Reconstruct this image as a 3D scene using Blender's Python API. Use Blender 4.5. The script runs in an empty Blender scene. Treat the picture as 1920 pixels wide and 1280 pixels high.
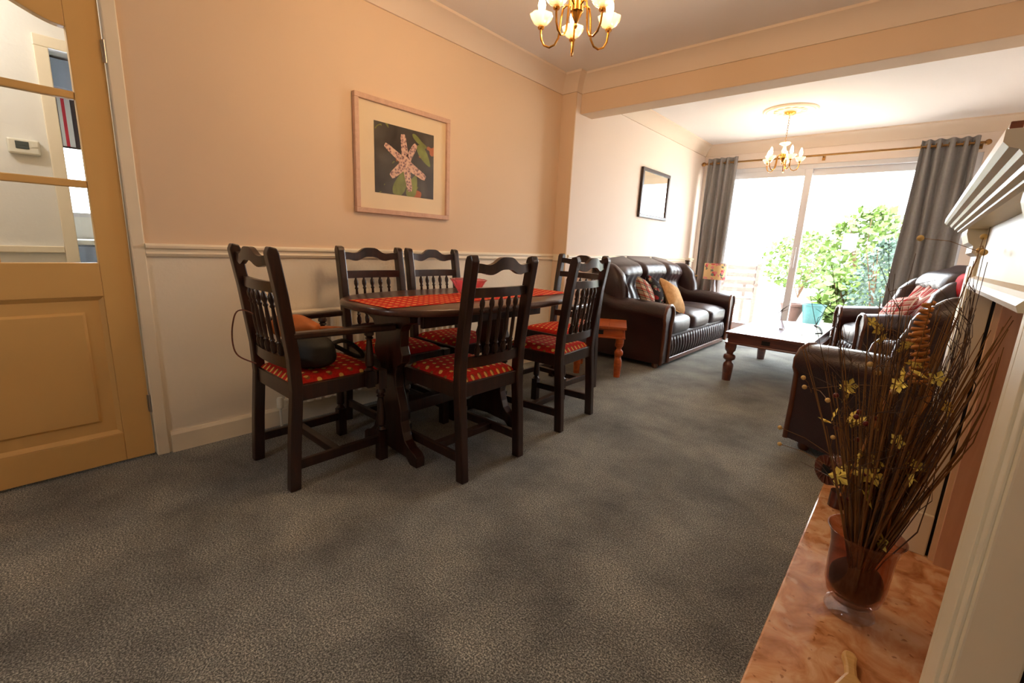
import bpy, bmesh, math, random
from mathutils import Vector, Matrix, noise as mnoise
random.seed(7)
S = bpy.context.scene
COL = S.collection
PI = math.pi
# ------------------------------------------------------------------ camera
def make_camera():
    yaw, pit, rol = math.radians(40.988), math.radians(12.0437), math.radians(2.6045)
    F = Vector((-math.sin(yaw)*math.cos(pit), math.cos(yaw)*math.cos(pit), -math.sin(pit)))
    R0 = Vector((math.cos(yaw), math.sin(yaw), 0)); U0 = R0.cross(F)
    r = R0*math.cos(rol)+U0*math.sin(rol); u = U0*math.cos(rol)-R0*math.sin(rol)
    cam = bpy.data.cameras.new('camera'); o = bpy.data.objects.new('camera', cam); COL.objects.link(o)
    m = Matrix.Identity(4)
    for i in range(3): m[i][0], m[i][1], m[i][2] = r[i], u[i], -F[i]
    m[0][3], m[1][3], m[2][3] = 2.47, 0, 1.02
    o.matrix_world = m
    cam.sensor_width = 36; cam.lens = 36*843.7/1920; cam.clip_start = .02; cam.clip_end = 200
    S.camera = o
make_camera()
# ------------------------------------------------------------------ world, sun, exposure
W = bpy.data.worlds.new('sky'); S.world = W; W.use_nodes = True
bg = W.node_tree.nodes['Background']
bg.inputs[0].default_value = (.90, .95, 1.0, 1); bg.inputs[1].default_value = 19.0
sun = bpy.data.lights.new('sun', 'SUN'); sun.energy = 10; sun.angle = .02; sun.color = (1, .96, .88)
so = bpy.data.objects.new('sun', sun); COL.objects.link(so); so.rotation_euler = (math.radians(38), math.radians(14), 0)
def portal(name, loc, rot, sx, sy):
    l = bpy.data.lights.new(name, 'AREA'); l.shape = 'RECTANGLE'; l.size = sx; l.size_y = sy
    l.cycles.is_portal = True
    o = bpy.data.objects.new(name, l); COL.objects.link(o); o.location = loc; o.rotation_euler = rot
portal('patio_portal', (1.45, 6.56, 1.1), (math.radians(-90), 0, 0), 2.5, 2.0)
portal('fill_window_portal', (1.1, -1.66, 1.5), (math.radians(90), 0, 0), .4, .5)  # guides sky light through the window added behind the camera
vs = S.view_settings
vs.view_transform = 'Standard'; vs.look = 'None'; vs.gamma = 1; vs.exposure = 0.0; vs.use_curve_mapping = False

# ------------------------------------------------------------------ node helpers
class X:
    """a socket with arithmetic"""
    def __init__(s, t, k): s.t, s.k = t, k
    def _op(s, op, *a):
        n = s.t.nodes.new('ShaderNodeMath'); n.operation = op
        for i, v in enumerate((s,)+a):
            if isinstance(v, X): s.t.links.new(v.k, n.inputs[i])
            else: n.inputs[i].default_value = v
        return X(s.t, n.outputs[0])
    def __add__(s, o): return s._op('ADD', o)
    def __sub__(s, o): return s._op('SUBTRACT', o)
    def __mul__(s, o): return s._op('MULTIPLY', o)
    def __truediv__(s, o): return s._op('DIVIDE', o)
    def frac(s): return s._op('FRACT')
    def floor(s): return s._op('FLOOR')
    def lt(s, o): return s._op('LESS_THAN', o)
    def gt(s, o): return s._op('GREATER_THAN', o)
    def abs(s): return s._op('ABSOLUTE')
    def mod(s, o): return s._op('FLOORED_MODULO', o)
    def sin(s): return s._op('SINE')
    def mx(s, o): return s._op('MAXIMUM', o)
class MT:
    def __init__(s, name, rough=.5, metal=0, spec=.5):
        s.m = bpy.data.materials.new(name); s.m.use_nodes = True; s.t = s.m.node_tree
        s.p = s.t.nodes['Principled BSDF']; s.p.inputs['Roughness'].default_value = rough
        s.p.inputs['Metallic'].default_value = metal; s.p.inputs['Specular IOR Level'].default_value = spec
    def coord(s, kind='Object', scale=(1, 1, 1)):
        n = s.t.nodes.new('ShaderNodeTexCoord'); mp = s.t.nodes.new('ShaderNodeMapping')
        mp.inputs['Scale'].default_value = scale; s.t.links.new(n.outputs[kind], mp.inputs[0]); return mp.outputs[0]
    def xyz(s, vec):
        n = s.t.nodes.new('ShaderNodeSeparateXYZ'); s.t.links.new(vec, n.inputs[0]); return [X(s.t, o) for o in n.outputs]
    def noise(s, scale, detail=3, vec=None, rough=.5, dist=0):
        n = s.t.nodes.new('ShaderNodeTexNoise'); n.inputs['Scale'].default_value = scale; n.inputs['Detail'].default_value = detail
        n.inputs['Roughness'].default_value = rough; n.inputs['Distortion'].default_value = dist
        s.t.links.new(vec if vec is not None else s.coord(), n.inputs['Vector']); return X(s.t, n.outputs[0])
    def vor(s, scale, vec=None, feature='F1', out=0):
        n = s.t.nodes.new('ShaderNodeTexVoronoi'); n.inputs['Scale'].default_value = scale; n.feature = feature
        s.t.links.new(vec if vec is not None else s.coord(), n.inputs['Vector']); return X(s.t, n.outputs[out])
    def ramp(s, fac, stops):
        n = s.t.nodes.new('ShaderNodeValToRGB'); e = n.color_ramp.elements
        while len(e) < len(stops): e.new(.5)
        for i, (p, c) in enumerate(stops): e[i].position = p; e[i].color = (*c, 1)
        s.t.links.new(fac.k, n.inputs[0]); return X(s.t, n.outputs[0])
    def mix(s, fac, a, b, mode='MIX'):
        n = s.t.nodes.new('ShaderNodeMix'); n.data_type = 'RGBA'; n.blend_type = mode
        for sock, v in ((n.inputs[0], fac), (n.inputs[6], a), (n.inputs[7], b)):
            if isinstance(v, X): s.t.links.new(v.k, sock)
            elif isinstance(v, (int, float)): sock.default_value = v
            else: sock.default_value = (*v, 1)
        return X(s.t, n.outputs[2])
    def color(s, c):
        if isinstance(c, X): s.t.links.new(c.k, s.p.inputs['Base Color'])
        else: s.p.inputs['Base Color'].default_value = (*c, 1)
        return s
    def bump(s, h, strength=.3, dist=.01):
        n = s.t.nodes.new('ShaderNodeBump'); n.inputs['Strength'].default_value = strength; n.inputs['Distance'].default_value = dist
        s.t.links.new(h.k, n.inputs['Height']); s.t.links.new(n.outputs[0], s.p.inputs['Normal']); return s
    def set(s, **k):
        for a, v in k.items(): s.p.inputs[a.replace('_', ' ')].default_value = v
        return s
def srgb(r, g, b):
    f = lambda c: (c/255/12.92) if c/255 <= .04045 else ((c/255+.055)/1.055)**2.4
    return (f(r), f(g), f(b))
def plain(name, c, rough=.5, metal=0, var=.08, scale=8, bump=0, bscale=60, spec=.5, bd=.002):
    m = MT(name, rough, metal, spec)
    n = m.noise(scale, 3)
    d = tuple(max(0, x*(1-var)) for x in c); u = tuple(min(1, x*(1+var)) for x in c)
    m.color(m.ramp(n, [(.3, d), (.7, u)]))
    if bump: m.bump(m.noise(bscale, 3), bump, bd)
    return m.m
def wood(name, c1, c2, rough=.35, scale=(3, 30, 30), coat=.0, bump=.05):
    m = MT(name, rough)
    v = m.coord('Object', scale); n = m.noise(1.5, 5, v, .6, .6)
    m.color(m.ramp(n, [(.3, c1), (.7, c2)])); m.bump(n, bump, .002); m.set(Coat_Weight=coat, Coat_Roughness=.12)
    return m.m
M = {}
# walls
def wallmat(name, c, bs=90, st=.12):
    m = MT(name, .75, spec=.25); n = m.noise(1.2, 2); 
    m.color(m.ramp(n, [(.3, tuple(x*.97 for x in c)), (.7, c)]))
    m.bump(m.noise(bs, 4), st, .003); return m.m
M['peach'] = wallmat('peach_wall_paint', srgb(236, 209, 178), 70, .06)
M['anaglypta'] = wallmat('cream_textured_wallpaper', srgb(246, 235, 214), 55, .35)
M['farwall'] = wallmat('pale_pink_wall_paint', srgb(246, 230, 216), 60, .08)
M['ceil'] = wallmat('white_ceiling_paint', srgb(244, 238, 234), 30, .12)
M['cove'] = wallmat('coving_paint', srgb(238, 220, 200), 60, .02)
M['white'] = wallmat('white_wall_paint', srgb(240, 238, 232), 60, .3)
M['trim'] = plain('cream_gloss_paint', srgb(245, 232, 206), .35, var=.02)
M['doorpaint'] = plain('yellow_cream_door_paint', srgb(226, 182, 112), .4, var=.03, scale=3)
M['surround'] = plain('ivory_surround_paint', srgb(236, 228, 204), .4, var=.02)
M['upvc'] = plain('white_plastic_frame', srgb(225, 224, 226), .3, var=.01)
M['dark'] = wood('dark_oak', srgb(26, 14, 10), srgb(58, 32, 22), .3, (25, 25, 3), .25)
M['tabletop'] = wood('oak_table_top', srgb(58, 33, 24), srgb(92, 56, 42), .28, (30, 3, 30), .3)
M['sheesham'] = wood('orange_sheesham_wood', srgb(150, 62, 20), srgb(205, 104, 44), .35, (4, 30, 30), .2)
M['sheeshamd'] = wood('dark_sheesham_wood', srgb(78, 34, 20), srgb(120, 58, 34), .3, (4, 30, 30), .9)
M['facing'] = wood('show_wood', srgb(70, 34, 18), srgb(112, 60, 32), .3, (20, 20, 4), .3)
M['brass'] = plain('polished_brass', srgb(205, 150, 70), .22, 1, .05)
M['rodbrass'] = plain('antique_brass', srgb(150, 112, 66), .35, 1, .1)
M['steel'] = plain('steel', srgb(180, 176, 168), .3, 1, .05)
M['black'] = plain('black_gap', srgb(14, 12, 11), .8, var=.1)
M['curtain'] = plain('grey_curtain_cloth', srgb(142, 139, 138), .9, var=.06, scale=40, bump=.15, bscale=500)
M['plastic'] = plain('ivory_plastic', srgb(232, 228, 212), .4, var=.02)
M['lcd'] = plain('lcd_grey', srgb(70, 82, 82), .2, var=.05)
M['palewood'] = wood('pale_wood', srgb(200, 160, 96), srgb(226, 190, 128), .45, (4, 30, 30))
M['frame1'] = wood('pinkish_limed_frame', srgb(205, 165, 140), srgb(222, 184, 158), .5, (20, 20, 20))
M['frame2'] = wood('dark_frame', srgb(40, 24, 18), srgb(74, 48, 34), .35, (20, 20, 20))
M['carved'] = wood('red_brown_carved_wood', srgb(52, 22, 12), srgb(110, 50, 26), .25, (30, 30, 8), .4)
M['teal'] = plain('teal_plastic', srgb(30, 80, 82), .4, var=.04)
M['terra'] = plain('terracotta', srgb(70, 46, 38), .8, var=.1, scale=20)
M['paving'] = plain('pale_paving', srgb(214, 206, 194), .9, var=.1, scale=2)
M['lawn'] = plain('grass_green', srgb(120, 150, 70), .9, var=.3, scale=3)
M['tan'] = plain('tan_leather', srgb(190, 108, 48), .5, var=.15, scale=20, bump=.2)
M['blackbag'] = plain('black_nylon', srgb(30, 30, 26), .65, var=.2, scale=30, bump=.2, bscale=200)
M['kitchen'] = plain('blue_grey_unit', srgb(150, 164, 184), .4, var=.04)
M['gardenwood'] = wood('weathered_garden_wood', srgb(104, 90, 82), srgb(128, 112, 102), .7, (5, 30, 30))
M['stemd'] = plain('dried_stem_brown', srgb(126, 88, 44), .8, var=.35, scale=14)
M['twig'] = plain('dark_twig', srgb(78, 56, 40), .8, var=.3, scale=14)
M['spiral'] = plain('curled_wood_shaving', srgb(196, 128, 58), .6, var=.15, scale=30)
M['petal'] = plain('dried_yellow_petal', srgb(250, 226, 112), .7, var=.12, scale=60)
M['berry'] = plain('dark_red_berry', srgb(110, 30, 26), .4, var=.2, scale=60)
M['seed'] = plain('cream_seed_pod', srgb(214, 180, 112), .6, var=.12, scale=60)
M['candle'] = plain('ivory_candle_tube', srgb(245, 235, 215), .5, var=.02)
M['plaster'] = plain('plaster_rose', srgb(244, 228, 208), .7, var=.02)
M['lampbase'] = plain('clear_grey_lamp_base', srgb(190, 190, 200), .15, .3, .05)
M['redcloth'] = plain('plain_red_cloth', srgb(190, 30, 44), .85, var=.12, scale=20, bump=.2, bscale=300)
M['leafd'] = plain('blue_green_leaf', srgb(50, 74, 60), .6, var=.3, scale=5)
M['leafy'] = plain('yellow_green_leaf', srgb(74, 98, 30), .6, var=.3, scale=5)
M['bark'] = plain('bark_brown', srgb(96, 70, 50), .9, var=.2)
M['matdark'] = plain('door_mat_grey', srgb(96, 92, 92), .95, var=.2, scale=60, bump=.4, bscale=400)
def m_carpet():
    m = MT('speckled_grey_carpet', .95, spec=.1); v = m.coord()
    fine = m.noise(210, 2, v, .75); mid = m.noise(60, 2, v); big = m.noise(2.4, 6, v, .62, .15)
    c = m.ramp(fine, [(.34, srgb(54, 57, 56)), (.5, srgb(120, 122, 116)), (.64, srgb(208, 208, 198))])
    t = m.ramp(big, [(.33, (.42, .42, .42)), (.5, (.84, .84, .83)), (.66, (1.25, 1.23, 1.18))])
    c = m.mix(1.0, c, t, 'MULTIPLY'); m.color(c)
    m.bump(fine*.7+mid*.5, .9, .012); m.set(Sheen_Weight=.3, Sheen_Roughness=.5); return m.m
M['carpet'] = m_carpet()
def m_motif():
    m = MT('red_cloth_gold_motif', .85, spec=.2); x, y, z = m.xyz(m.coord('Object', (25, 21, 25)))
    row = y.floor(); u = x+row.mod(2.0)*.5
    fu = u.frac()-.5; fv = y.frac()-.5
    d1 = (fu+.07)*(fu+.07)*1.4+(fv+.02)*(fv+.02); d2 = (fu-.08)*(fu-.08)*1.2+(fv-.05)*(fv-.05)
    base = m.ramp(m.noise(80, 2), [(.3, srgb(176, 30, 20)), (.7, srgb(206, 44, 30))])
    c = m.mix(d2.lt(.05), base, srgb(140, 84, 44)); c = m.mix(d1.lt(.045), c, srgb(232, 186, 100))
    m.color(c); m.bump(m.noise(500, 2), .2, .001); return m.m
M['motif'] = m_motif()
def m_leather():
    m = MT('dark_brown_leather', .32, spec=.55); n = m.noise(3, 4)
    m.color(m.ramp(n, [(.3, srgb(34, 20, 20)), (.7, srgb(62, 36, 35))]))
    m.bump(m.vor(140)*.6+m.noise(14, 4, dist=1.0)*1.2, .22, .006); return m.m
M['leather'] = m_leather()
def m_marble():
    m = MT('peach_breccia_marble', .16, spec=.5); v = m.coord()
    w = m.noise(9, 4, v, .6, 1.0)
    c = m.ramp(w, [(.3, srgb(150, 92, 52)), (.5, srgb(206, 150, 104)), (.68, srgb(228, 188, 148))])
    dv = m.t.nodes.new('ShaderNodeVectorMath'); dv.operation = 'MULTIPLY_ADD'; nz = m.t.nodes.new('ShaderNodeTexNoise'); nz.inputs['Scale'].default_value = 22; nz.inputs['Detail'].default_value = 3
    m.t.links.new(v, nz.inputs['Vector']); m.t.links.new(nz.outputs['Color'], dv.inputs[0]); dv.inputs[1].default_value = (.07, .07, .07); m.t.links.new(v, dv.inputs[2])
    cell = m.vor(13, dv.outputs[0]); c = m.mix(m.ramp(cell, [(.22, (1, 1, 1)), (.34, (0, 0, 0))])*.6, c, srgb(228, 190, 154))
    c = m.mix(m.ramp(m.vor(30, dv.outputs[0]), [(.12, (1, 1, 1)), (.2, (0, 0, 0))])*m.noise(4, 2, v).gt(.5)*.7, c, srgb(140, 84, 46))
    m.color(c); return m.m
M['marble'] = m_marble()
def m_pinkpanel():
    m = MT('pinkish_stone_lining', .45); n = m.noise(2.2, 5, m.coord('Object', (8, 8, 1)), .6, .6)
    m.color(m.ramp(n, [(.3, srgb(208, 160, 130)), (.7, srgb(232, 194, 164))])); return m.m
M['lining'] = m_pinkpanel()
def m_plaid(name, base, a, b, sc=14):
    m = MT(name, .9, spec=.15); x, y, z = m.xyz(m.coord('Object', (sc, sc, sc)))
    s = x+z*.35; t = y+z*.9
    c = m.mix((s.frac()-.5).abs().lt(.16)*.75, base, a); c = m.mix((t.frac()-.5).abs().lt(.14)*.7, c, a)
    c = m.mix(((s*1.0+.25).frac()-.5).abs().lt(.05), c, b); c = m.mix(((t+.3).frac()-.5).abs().lt(.05), c, b)
    m.color(c); m.bump(m.noise(300, 2), .2, .001); return m.m
M['plaid'] = m_plaid('red_cream_plaid', srgb(206, 190, 168), srgb(168, 40, 40), srgb(60, 60, 60))
M['throwplaid'] = m_plaid('red_grey_plaid_throw', srgb(196, 160, 150), srgb(176, 26, 34), srgb(240, 230, 220), 18)
def m_floral(name, base, cols, sc):
    m = MT(name, .85, spec=.15); v = m.coord(); c = base
    for i, k in enumerate(cols):
        vv = m.coord('Object', (sc*(1+.23*i),)*3); d = m.vor(1.0, vv); n = m.noise(3.1+i, 2, vv)
        c = m.mix((d+n*.5-.25).lt(.30), c, k)
    m.color(c if isinstance(c, X) else c); return m
M['darkfloral'] = m_floral('dark_floral_cloth', srgb(40, 34, 36), [srgb(150, 40, 40), srgb(90, 96, 80), srgb(190, 150, 130)], 14).m
_f = m_floral('floral_lampshade', srgb(240, 205, 150), [srgb(220, 90, 100), srgb(110, 120, 110), srgb(238, 150, 150)], 11)
_f.set(Transmission_Weight=0.0); M['shade'] = _f.m
def m_tancushion():
    m = MT('tan_cushion_red_stripe', .9, spec=.15); x, y, z = m.xyz(m.coord())
    base = m.ramp(m.noise(30, 3), [(.3, srgb(206, 158, 104)), (.7, srgb(226, 182, 128))])
    c = m.mix((x-.15).abs().lt(.012), base, srgb(200, 50, 40)); c = m.mix((x-.185).abs().lt(.006), c, srgb(200, 50, 40))
    m.color(c); return m.m
M['tancushion'] = m_tancushion()
def m_print():
    m = MT('underwater_photo_print', .35); v = m.coord()
    n = m.noise(5, 4, v, .5, .6); n2 = m.noise(9, 3, v, .5, 1.0)
    c = m.ramp(n, [(.35, srgb(40, 32, 28)), (.55, srgb(70, 66, 58)), (.7, srgb(92, 86, 78))])
    c = m.mix(n2.gt(.66), c, srgb(126, 130, 60)); c = m.mix(m.noise(7, 2, v).gt(.68), c, srgb(186, 104, 60)); m.color(c); return m.m
M['print'] = m_print()
def m_star():
    m = MT('spotted_pink_starfish_print', .45); d = m.vor(70)
    m.color(m.ramp(d, [(.2, srgb(112, 82, 92)), (.45, srgb(214, 168, 150)), (.8, srgb(240, 206, 180))])); return m.m
M['star'] = m_star()
M['mount'] = plain('cream_mount_card', srgb(246, 226, 190), .7, var=.01)
M['leafprint'] = plain('green_leaf_print', srgb(132, 142, 66), .5, var=.25, scale=20)
def m_blind():
    m = MT('striped_blind', .8); x, y, z = m.xyz(m.coord()); f = (y*8.0).frac()
    c = m.mix(f.lt(.34), srgb(240, 238, 232), srgb(30, 30, 44)); c = m.mix((f-.62).abs().lt(.09), c, srgb(200, 36, 54)); m.color(c); return m.m
M['blind'] = m_blind()
def m_glass(name, tint=(1, 1, 1), rough=0.0, refl=1.0, frost=0, fcol=(1, 1, 1)):
    m = bpy.data.materials.new(name); m.use_nodes = True; t = m.node_tree; t.nodes.clear()
    o = t.nodes.new('ShaderNodeOutputMaterial'); mx = t.nodes.new('ShaderNodeMixShader'); fr = t.nodes.new('ShaderNodeFresnel'); fr.inputs[0].default_value = 1.5
    ge = t.nodes.new('ShaderNodeNewGeometry'); io = t.nodes.new('ShaderNodeMath'); io.operation = 'MULTIPLY_ADD'; io.inputs[1].default_value = -.8333; io.inputs[2].default_value = 1.5
    t.links.new(ge.outputs['Backfacing'], io.inputs[0]); t.links.new(io.outputs[0], fr.inputs[0])   # same reflectance from both sides of a pane
    tr = t.nodes.new('ShaderNodeBsdfTransparent'); tr.inputs[0].default_value = (*tint, 1); gl = t.nodes.new('ShaderNodeBsdfGlossy'); gl.inputs['Roughness'].default_value = rough
    ml = t.nodes.new('ShaderNodeMath'); ml.operation = 'MULTIPLY'; ml.inputs[1].default_value = refl
    t.links.new(fr.outputs[0], ml.inputs[0]); t.links.new(ml.outputs[0], mx.inputs[0]); t.links.new(tr.outputs[0], mx.inputs[1]); t.links.new(gl.outputs[0], mx.inputs[2]); t.links.new(mx.outputs[0], o.inputs[0])
    if frost:
        tl = t.nodes.new('ShaderNodeBsdfTranslucent'); tl.inputs[0].default_value = (*fcol, 1); df = t.nodes.new('ShaderNodeBsdfDiffuse'); df.inputs[0].default_value = (*fcol, 1)
        m1 = t.nodes.new('ShaderNodeMixShader'); m1.inputs[0].default_value = .4; m2 = t.nodes.new('ShaderNodeMixShader'); m2.inputs[0].default_value = frost
        t.links.new(tl.outputs[0], m1.inputs[1]); t.links.new(df.outputs[0], m1.inputs[2]); t.links.new(tr.outputs[0], m2.inputs[1]); t.links.new(m1.outputs[0], m2.inputs[2]); t.links.new(m2.outputs[0], mx.inputs[1])
    return m
M['pane'] = m_glass('clear_window_glass', (.97, .98, .98))
M['picglass'] = m_glass('picture_glass', (1, 1, 1), .02, .5)
M['mirrorglass'] = m_glass('reflecting_picture_glass', (1, 1, 1), .02, 2.2)
M['crystal'] = m_glass('cut_glass', (1, .97, .92), .05, 1.6, .5, (1, .92, .75))
M['vaseglass'] = m_glass('amber_purple_glass', (.80, .62, .56), .02, 1.4)
M['clearglass'] = m_glass('clear_thick_glass', (.93, .93, .96), .02, 1.8)
M['pinkglass'] = m_glass('pink_pressed_glass', (1, .70, .74), .15, 1.6, .45, (.85, .25, .32))
def m_emit(name, c, s):
    m = MT(name, .4); m.color(c); m.p.inputs['Emission Color'].default_value = (*c, 1); m.p.inputs['Emission Strength'].default_value = s; return m.m
M['bulb'] = m_emit('lit_candle_bulb', (1.0, .78, .48), 25)

# ------------------------------------------------------------------ mesh helpers
class B:
    def __init__(s): s.v, s.f = [], []
    def add(s, vs, fs):
        o = len(s.v); s.v += [tuple(p) for p in vs]; s.f += [tuple(i+o for i in f) for f in fs]; return s
    def box(s, x0, x1, y0, y1, z0, z1):
        return s.add([(x, y, z) for x in (x0, x1) for y in (y0, y1) for z in (z0, z1)],
                     [(0, 1, 3, 2), (4, 6, 7, 5), (0, 4, 5, 1), (2, 3, 7, 6), (0, 2, 6, 4), (1, 5, 7, 3)])
    def prism(s, poly, axis, a, b):
        """poly 2D extruded along axis from a to b"""
        mk = {'x': lambda p, t: (t, p[0], p[1]), 'y': lambda p, t: (p[0], t, p[1]), 'z': lambda p, t: (p[0], p[1], t)}[axis]
        n = len(poly)
        return s.add([mk(p, a) for p in poly]+[mk(p, b) for p in poly],
                     [tuple(range(n))[::-1], tuple(range(n, 2*n))]+[(i, (i+1) % n, n+(i+1) % n, n+i) for i in range(n)])
    def tube(s, path, r, n=8, cap=True):
        P = [Vector(p) for p in path]; m = len(P); R = r if isinstance(r, (list, tuple)) else [r]*m
        up = None; vs = []
        for i, p in enumerate(P):
            d = (P[min(i+1, m-1)]-P[max(i-1, 0)]).normalized()
            if up is None: up = d.orthogonal().normalized()
            up = (up-d*up.dot(d)); up = up.normalized() if up.length > 1e-6 else d.orthogonal().normalized()
            w = d.cross(up)
            vs += [p+(up*math.cos(2*PI*k/n)+w*math.sin(2*PI*k/n))*R[i] for k in range(n)]
        fs = [(i*n+k, i*n+(k+1) % n, (i+1)*n+(k+1) % n, (i+1)*n+k) for i in range(m-1) for k in range(n)]
        if cap: fs += [tuple(range(n))[::-1], tuple(range((m-1)*n, m*n))]
        return s.add(vs, fs)
    def lathe(s, prof, c=(0, 0, 0), n=16, wav=None):
        """prof [(r,z)], about vertical axis through c"""
        vs = []; m = len(prof)
        for j, (r, z) in enumerate(prof):
            for k in range(n):
                a = 2*PI*k/n; rr = r*(1+(wav(j, a) if wav else 0))
                vs.append((c[0]+rr*math.cos(a), c[1]+rr*math.sin(a), c[2]+z))
        fs = [(i*n+k, i*n+(k+1) % n, (i+1)*n+(k+1) % n, (i+1)*n+k) for i in range(m-1) for k in range(n)]
        fs += [tuple(range(n))[::-1], tuple(range((m-1)*n, m*n))]
        return s.add(vs, fs)
    def sheet(s, fn, nu, nv):
        vs = [fn(i/nu, j/nv) for j in range(nv+1) for i in range(nu+1)]
        return s.add(vs, [(j*(nu+1)+i, j*(nu+1)+i+1, (j+1)*(nu+1)+i+1, (j+1)*(nu+1)+i) for j in range(nv) for i in range(nu)])
    def soft(s, c, h, e1=.35, e2=.35, nu=28, nv=16, fn=None):
        """superellipsoid with half sizes h"""
        sp = lambda t, e: math.copysign(abs(t)**e, t)
        vs = []
        for j in range(nv+1):
            ph = -PI/2+PI*j/nv
            for i in range(nu):
                th = 2*PI*i/nu
                p = (sp(math.cos(ph), e1)*sp(math.cos(th), e2), sp(math.cos(ph), e1)*sp(math.sin(th), e2), sp(math.sin(ph), e1))
                q = [c[k]+h[k]*p[k] for k in range(3)]
                if fn: q = fn(q, p)
                vs.append(q)
        return s.add(vs, [(j*nu+i, j*nu+(i+1) % nu, (j+1)*nu+(i+1) % nu, (j+1)*nu+i) for j in range(nv) for i in range(nu)])
    def obj(s, name, mat, parent=None, smooth=False, bev=0, loc=None, solid=0, sub=0, ang=40):
        me = bpy.data.meshes.new(name); me.from_pydata(s.v, [], s.f); me.validate()
        bm = bmesh.new(); bm.from_mesh(me)
        if smooth: bmesh.ops.remove_doubles(bm, verts=bm.verts, dist=1e-5)
        bmesh.ops.recalc_face_normals(bm, faces=bm.faces); bm.to_mesh(me); bm.free()
        me.materials.append(M[mat])
        if smooth:
            for p in me.polygons: p.use_smooth = True
            me.set_sharp_from_angle(angle=math.radians(ang))
        o = bpy.data.objects.new(name, me); COL.objects.link(o)
        if parent: o.parent = parent
        if loc: o.location = loc
        if solid: md = o.modifiers.new('thickness', 'SOLIDIFY'); md.thickness = solid; md.offset = 0
        if bev: md = o.modifiers.new('bevel', 'BEVEL'); md.width = bev; md.segments = 2; md.limit_method = 'ANGLE'
        if sub: md = o.modifiers.new('subdivision', 'SUBSURF'); md.levels = sub; md.render_levels = sub
        return o
def tag(o, label, cat, group=None, kind=None):
    o['label'] = label
    if cat: o['category'] = cat
    if group: o['group'] = group
    if kind: o['kind'] = kind
    return o
def thing(name, label, cat, loc=(0, 0, 0), rz=0, group=None):
    o = bpy.data.objects.new(name, None); COL.objects.link(o); o.empty_display_size = .1
    o.location = loc; o.rotation_euler = (0, 0, rz); return tag(o, label, cat, group)
def struct(o, label=None):
    o['kind'] = 'structure'
    if label: o['label'] = label
    return o
def sempty(name, label, loc=(0, 0, 0)):
    o = bpy.data.objects.new(name, None); COL.objects.link(o); o.location = loc; return struct(o, label)
def copy_tree(o, parent=None):
    c = o.copy(); COL.objects.link(c)
    if parent: c.parent = parent
    for ch in list(o.children): copy_tree(ch, c)
    return c
def spline(path, k=6):
    P = [Vector(p) for p in path]; out = []
    for i in range(len(P)-1):
        a, b, c, d = P[max(0, i-1)], P[i], P[i+1], P[min(len(P)-1, i+2)]
        for q in range(k):
            t = q/k; out.append(.5*((2*b)+(c-a)*t+(2*a-5*b+4*c-d)*t*t+(3*b-a-3*c+d)*t**3))
    return out+[P[-1]]
def sst(t): t = max(0, min(1, t)); return t*t*(3-2*t)

# ------------------------------------------------------------------ room shell
XF, YP, YF, XR, XB, YB, H = .144, 3.346, 6.42, 3.12, 2.67, -1.6, 2.40
struct(B().box(-4.2, XR+.2, YB-.2, YF+.16, -.1, 0).obj('floor', 'carpet'), 'speckled grey carpet')
struct(B().box(-4.2, XR+.2, YB-.2, YF+.3, H, H+.1).obj('ceiling', 'ceil'), 'white ceiling')
DZ = .945  # dado split
w = sempty('wall_left', 'peach dining wall with cream textured paper below the dado rail')
B().box(-.12, 0, .43, YP+.05, DZ, H).box(-.12, 0, -.46, .43, 2.06, H).box(-.12, 0, YB, -.46, DZ, H).obj('upper_wall', 'peach', w)
B().box(-.12, 0, .43, YP+.05, 0, DZ).box(-.12, 0, YB, -.46, 0, DZ).obj('lower_wall', 'anaglypta', w)
w = sempty('wall_left_lounge', 'pale lounge wall behind the leather sofa')
B().box(-.12, XF, YP, YP+.012, 0, H).obj('pier_face', 'peach', w)
B().box(-.12, XF, YP+.012, YF+.16, 0, H).obj('wall_surface', 'farwall', w)
w = sempty('wall_far', 'end wall around the sliding patio door')
B().box(XF, .20, YF, YF+.16, 0, H).box(2.78, XR+.1, YF, YF+.16, 0, H).box(.20, 2.78, YF, YF+.16, 2.10, H).obj('wall_surface', 'farwall', w)
struct(B().box(XR, XR+.12, YB, YF+.16, 0, H).obj('wall_right', 'farwall'), 'pale right hand wall')
w = struct(B().box(0, .9, YB-.12, YB, 0, H).box(1.3, XR, YB-.12, YB, 0, H).box(.9, 1.3, YB-.12, YB, 0, 1.25).box(.9, 1.3, YB-.12, YB, 1.75, H).obj('wall_front', 'peach'), 'dining wall behind the camera')
wn = sempty('fill_window', 'added window behind the camera letting in fill daylight')  # unseen window, added so daylight fills the dining end
B().box(.9, 1.3, YB-.1, YB-.04, 1.25, 1.29).box(.9, 1.3, YB-.1, YB-.04, 1.71, 1.75).box(.9, .94, YB-.1, YB-.04, 1.29, 1.71).box(1.26, 1.3, YB-.1, YB-.04, 1.29, 1.71).obj('window_frame', 'upvc', wn)
B().box(.94, 1.26, YB-.075, YB-.069, 1.29, 1.71).obj('pane', 'pane', wn)
# chimney breast with a lined recess
w = sempty('wall_chimney_breast', 'chimney breast behind the fire surround')
B().box(XB, XR, .55, 1.02, 0, H).box(XB, XR, 1.95, 2.12, 0, H).box(XB, XR, 1.02, 1.95, .93, H).box(XB+.36, XR, 1.02, 1.95, 0, .93).obj('wall_surface', 'peach', w)
B().box(XB+.012, XB+.36, 1.93, 1.95, .05, .93).obj('lining_panel', 'lining', w)
B().box(XB+.012, XB+.36, 1.02, 1.04, .05, .93).obj('lining_panel', 'lining', w)
B().box(XB+.345, XB+.36, 1.04, 1.93, .05, .93).obj('lining_panel', 'lining', w)
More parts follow.
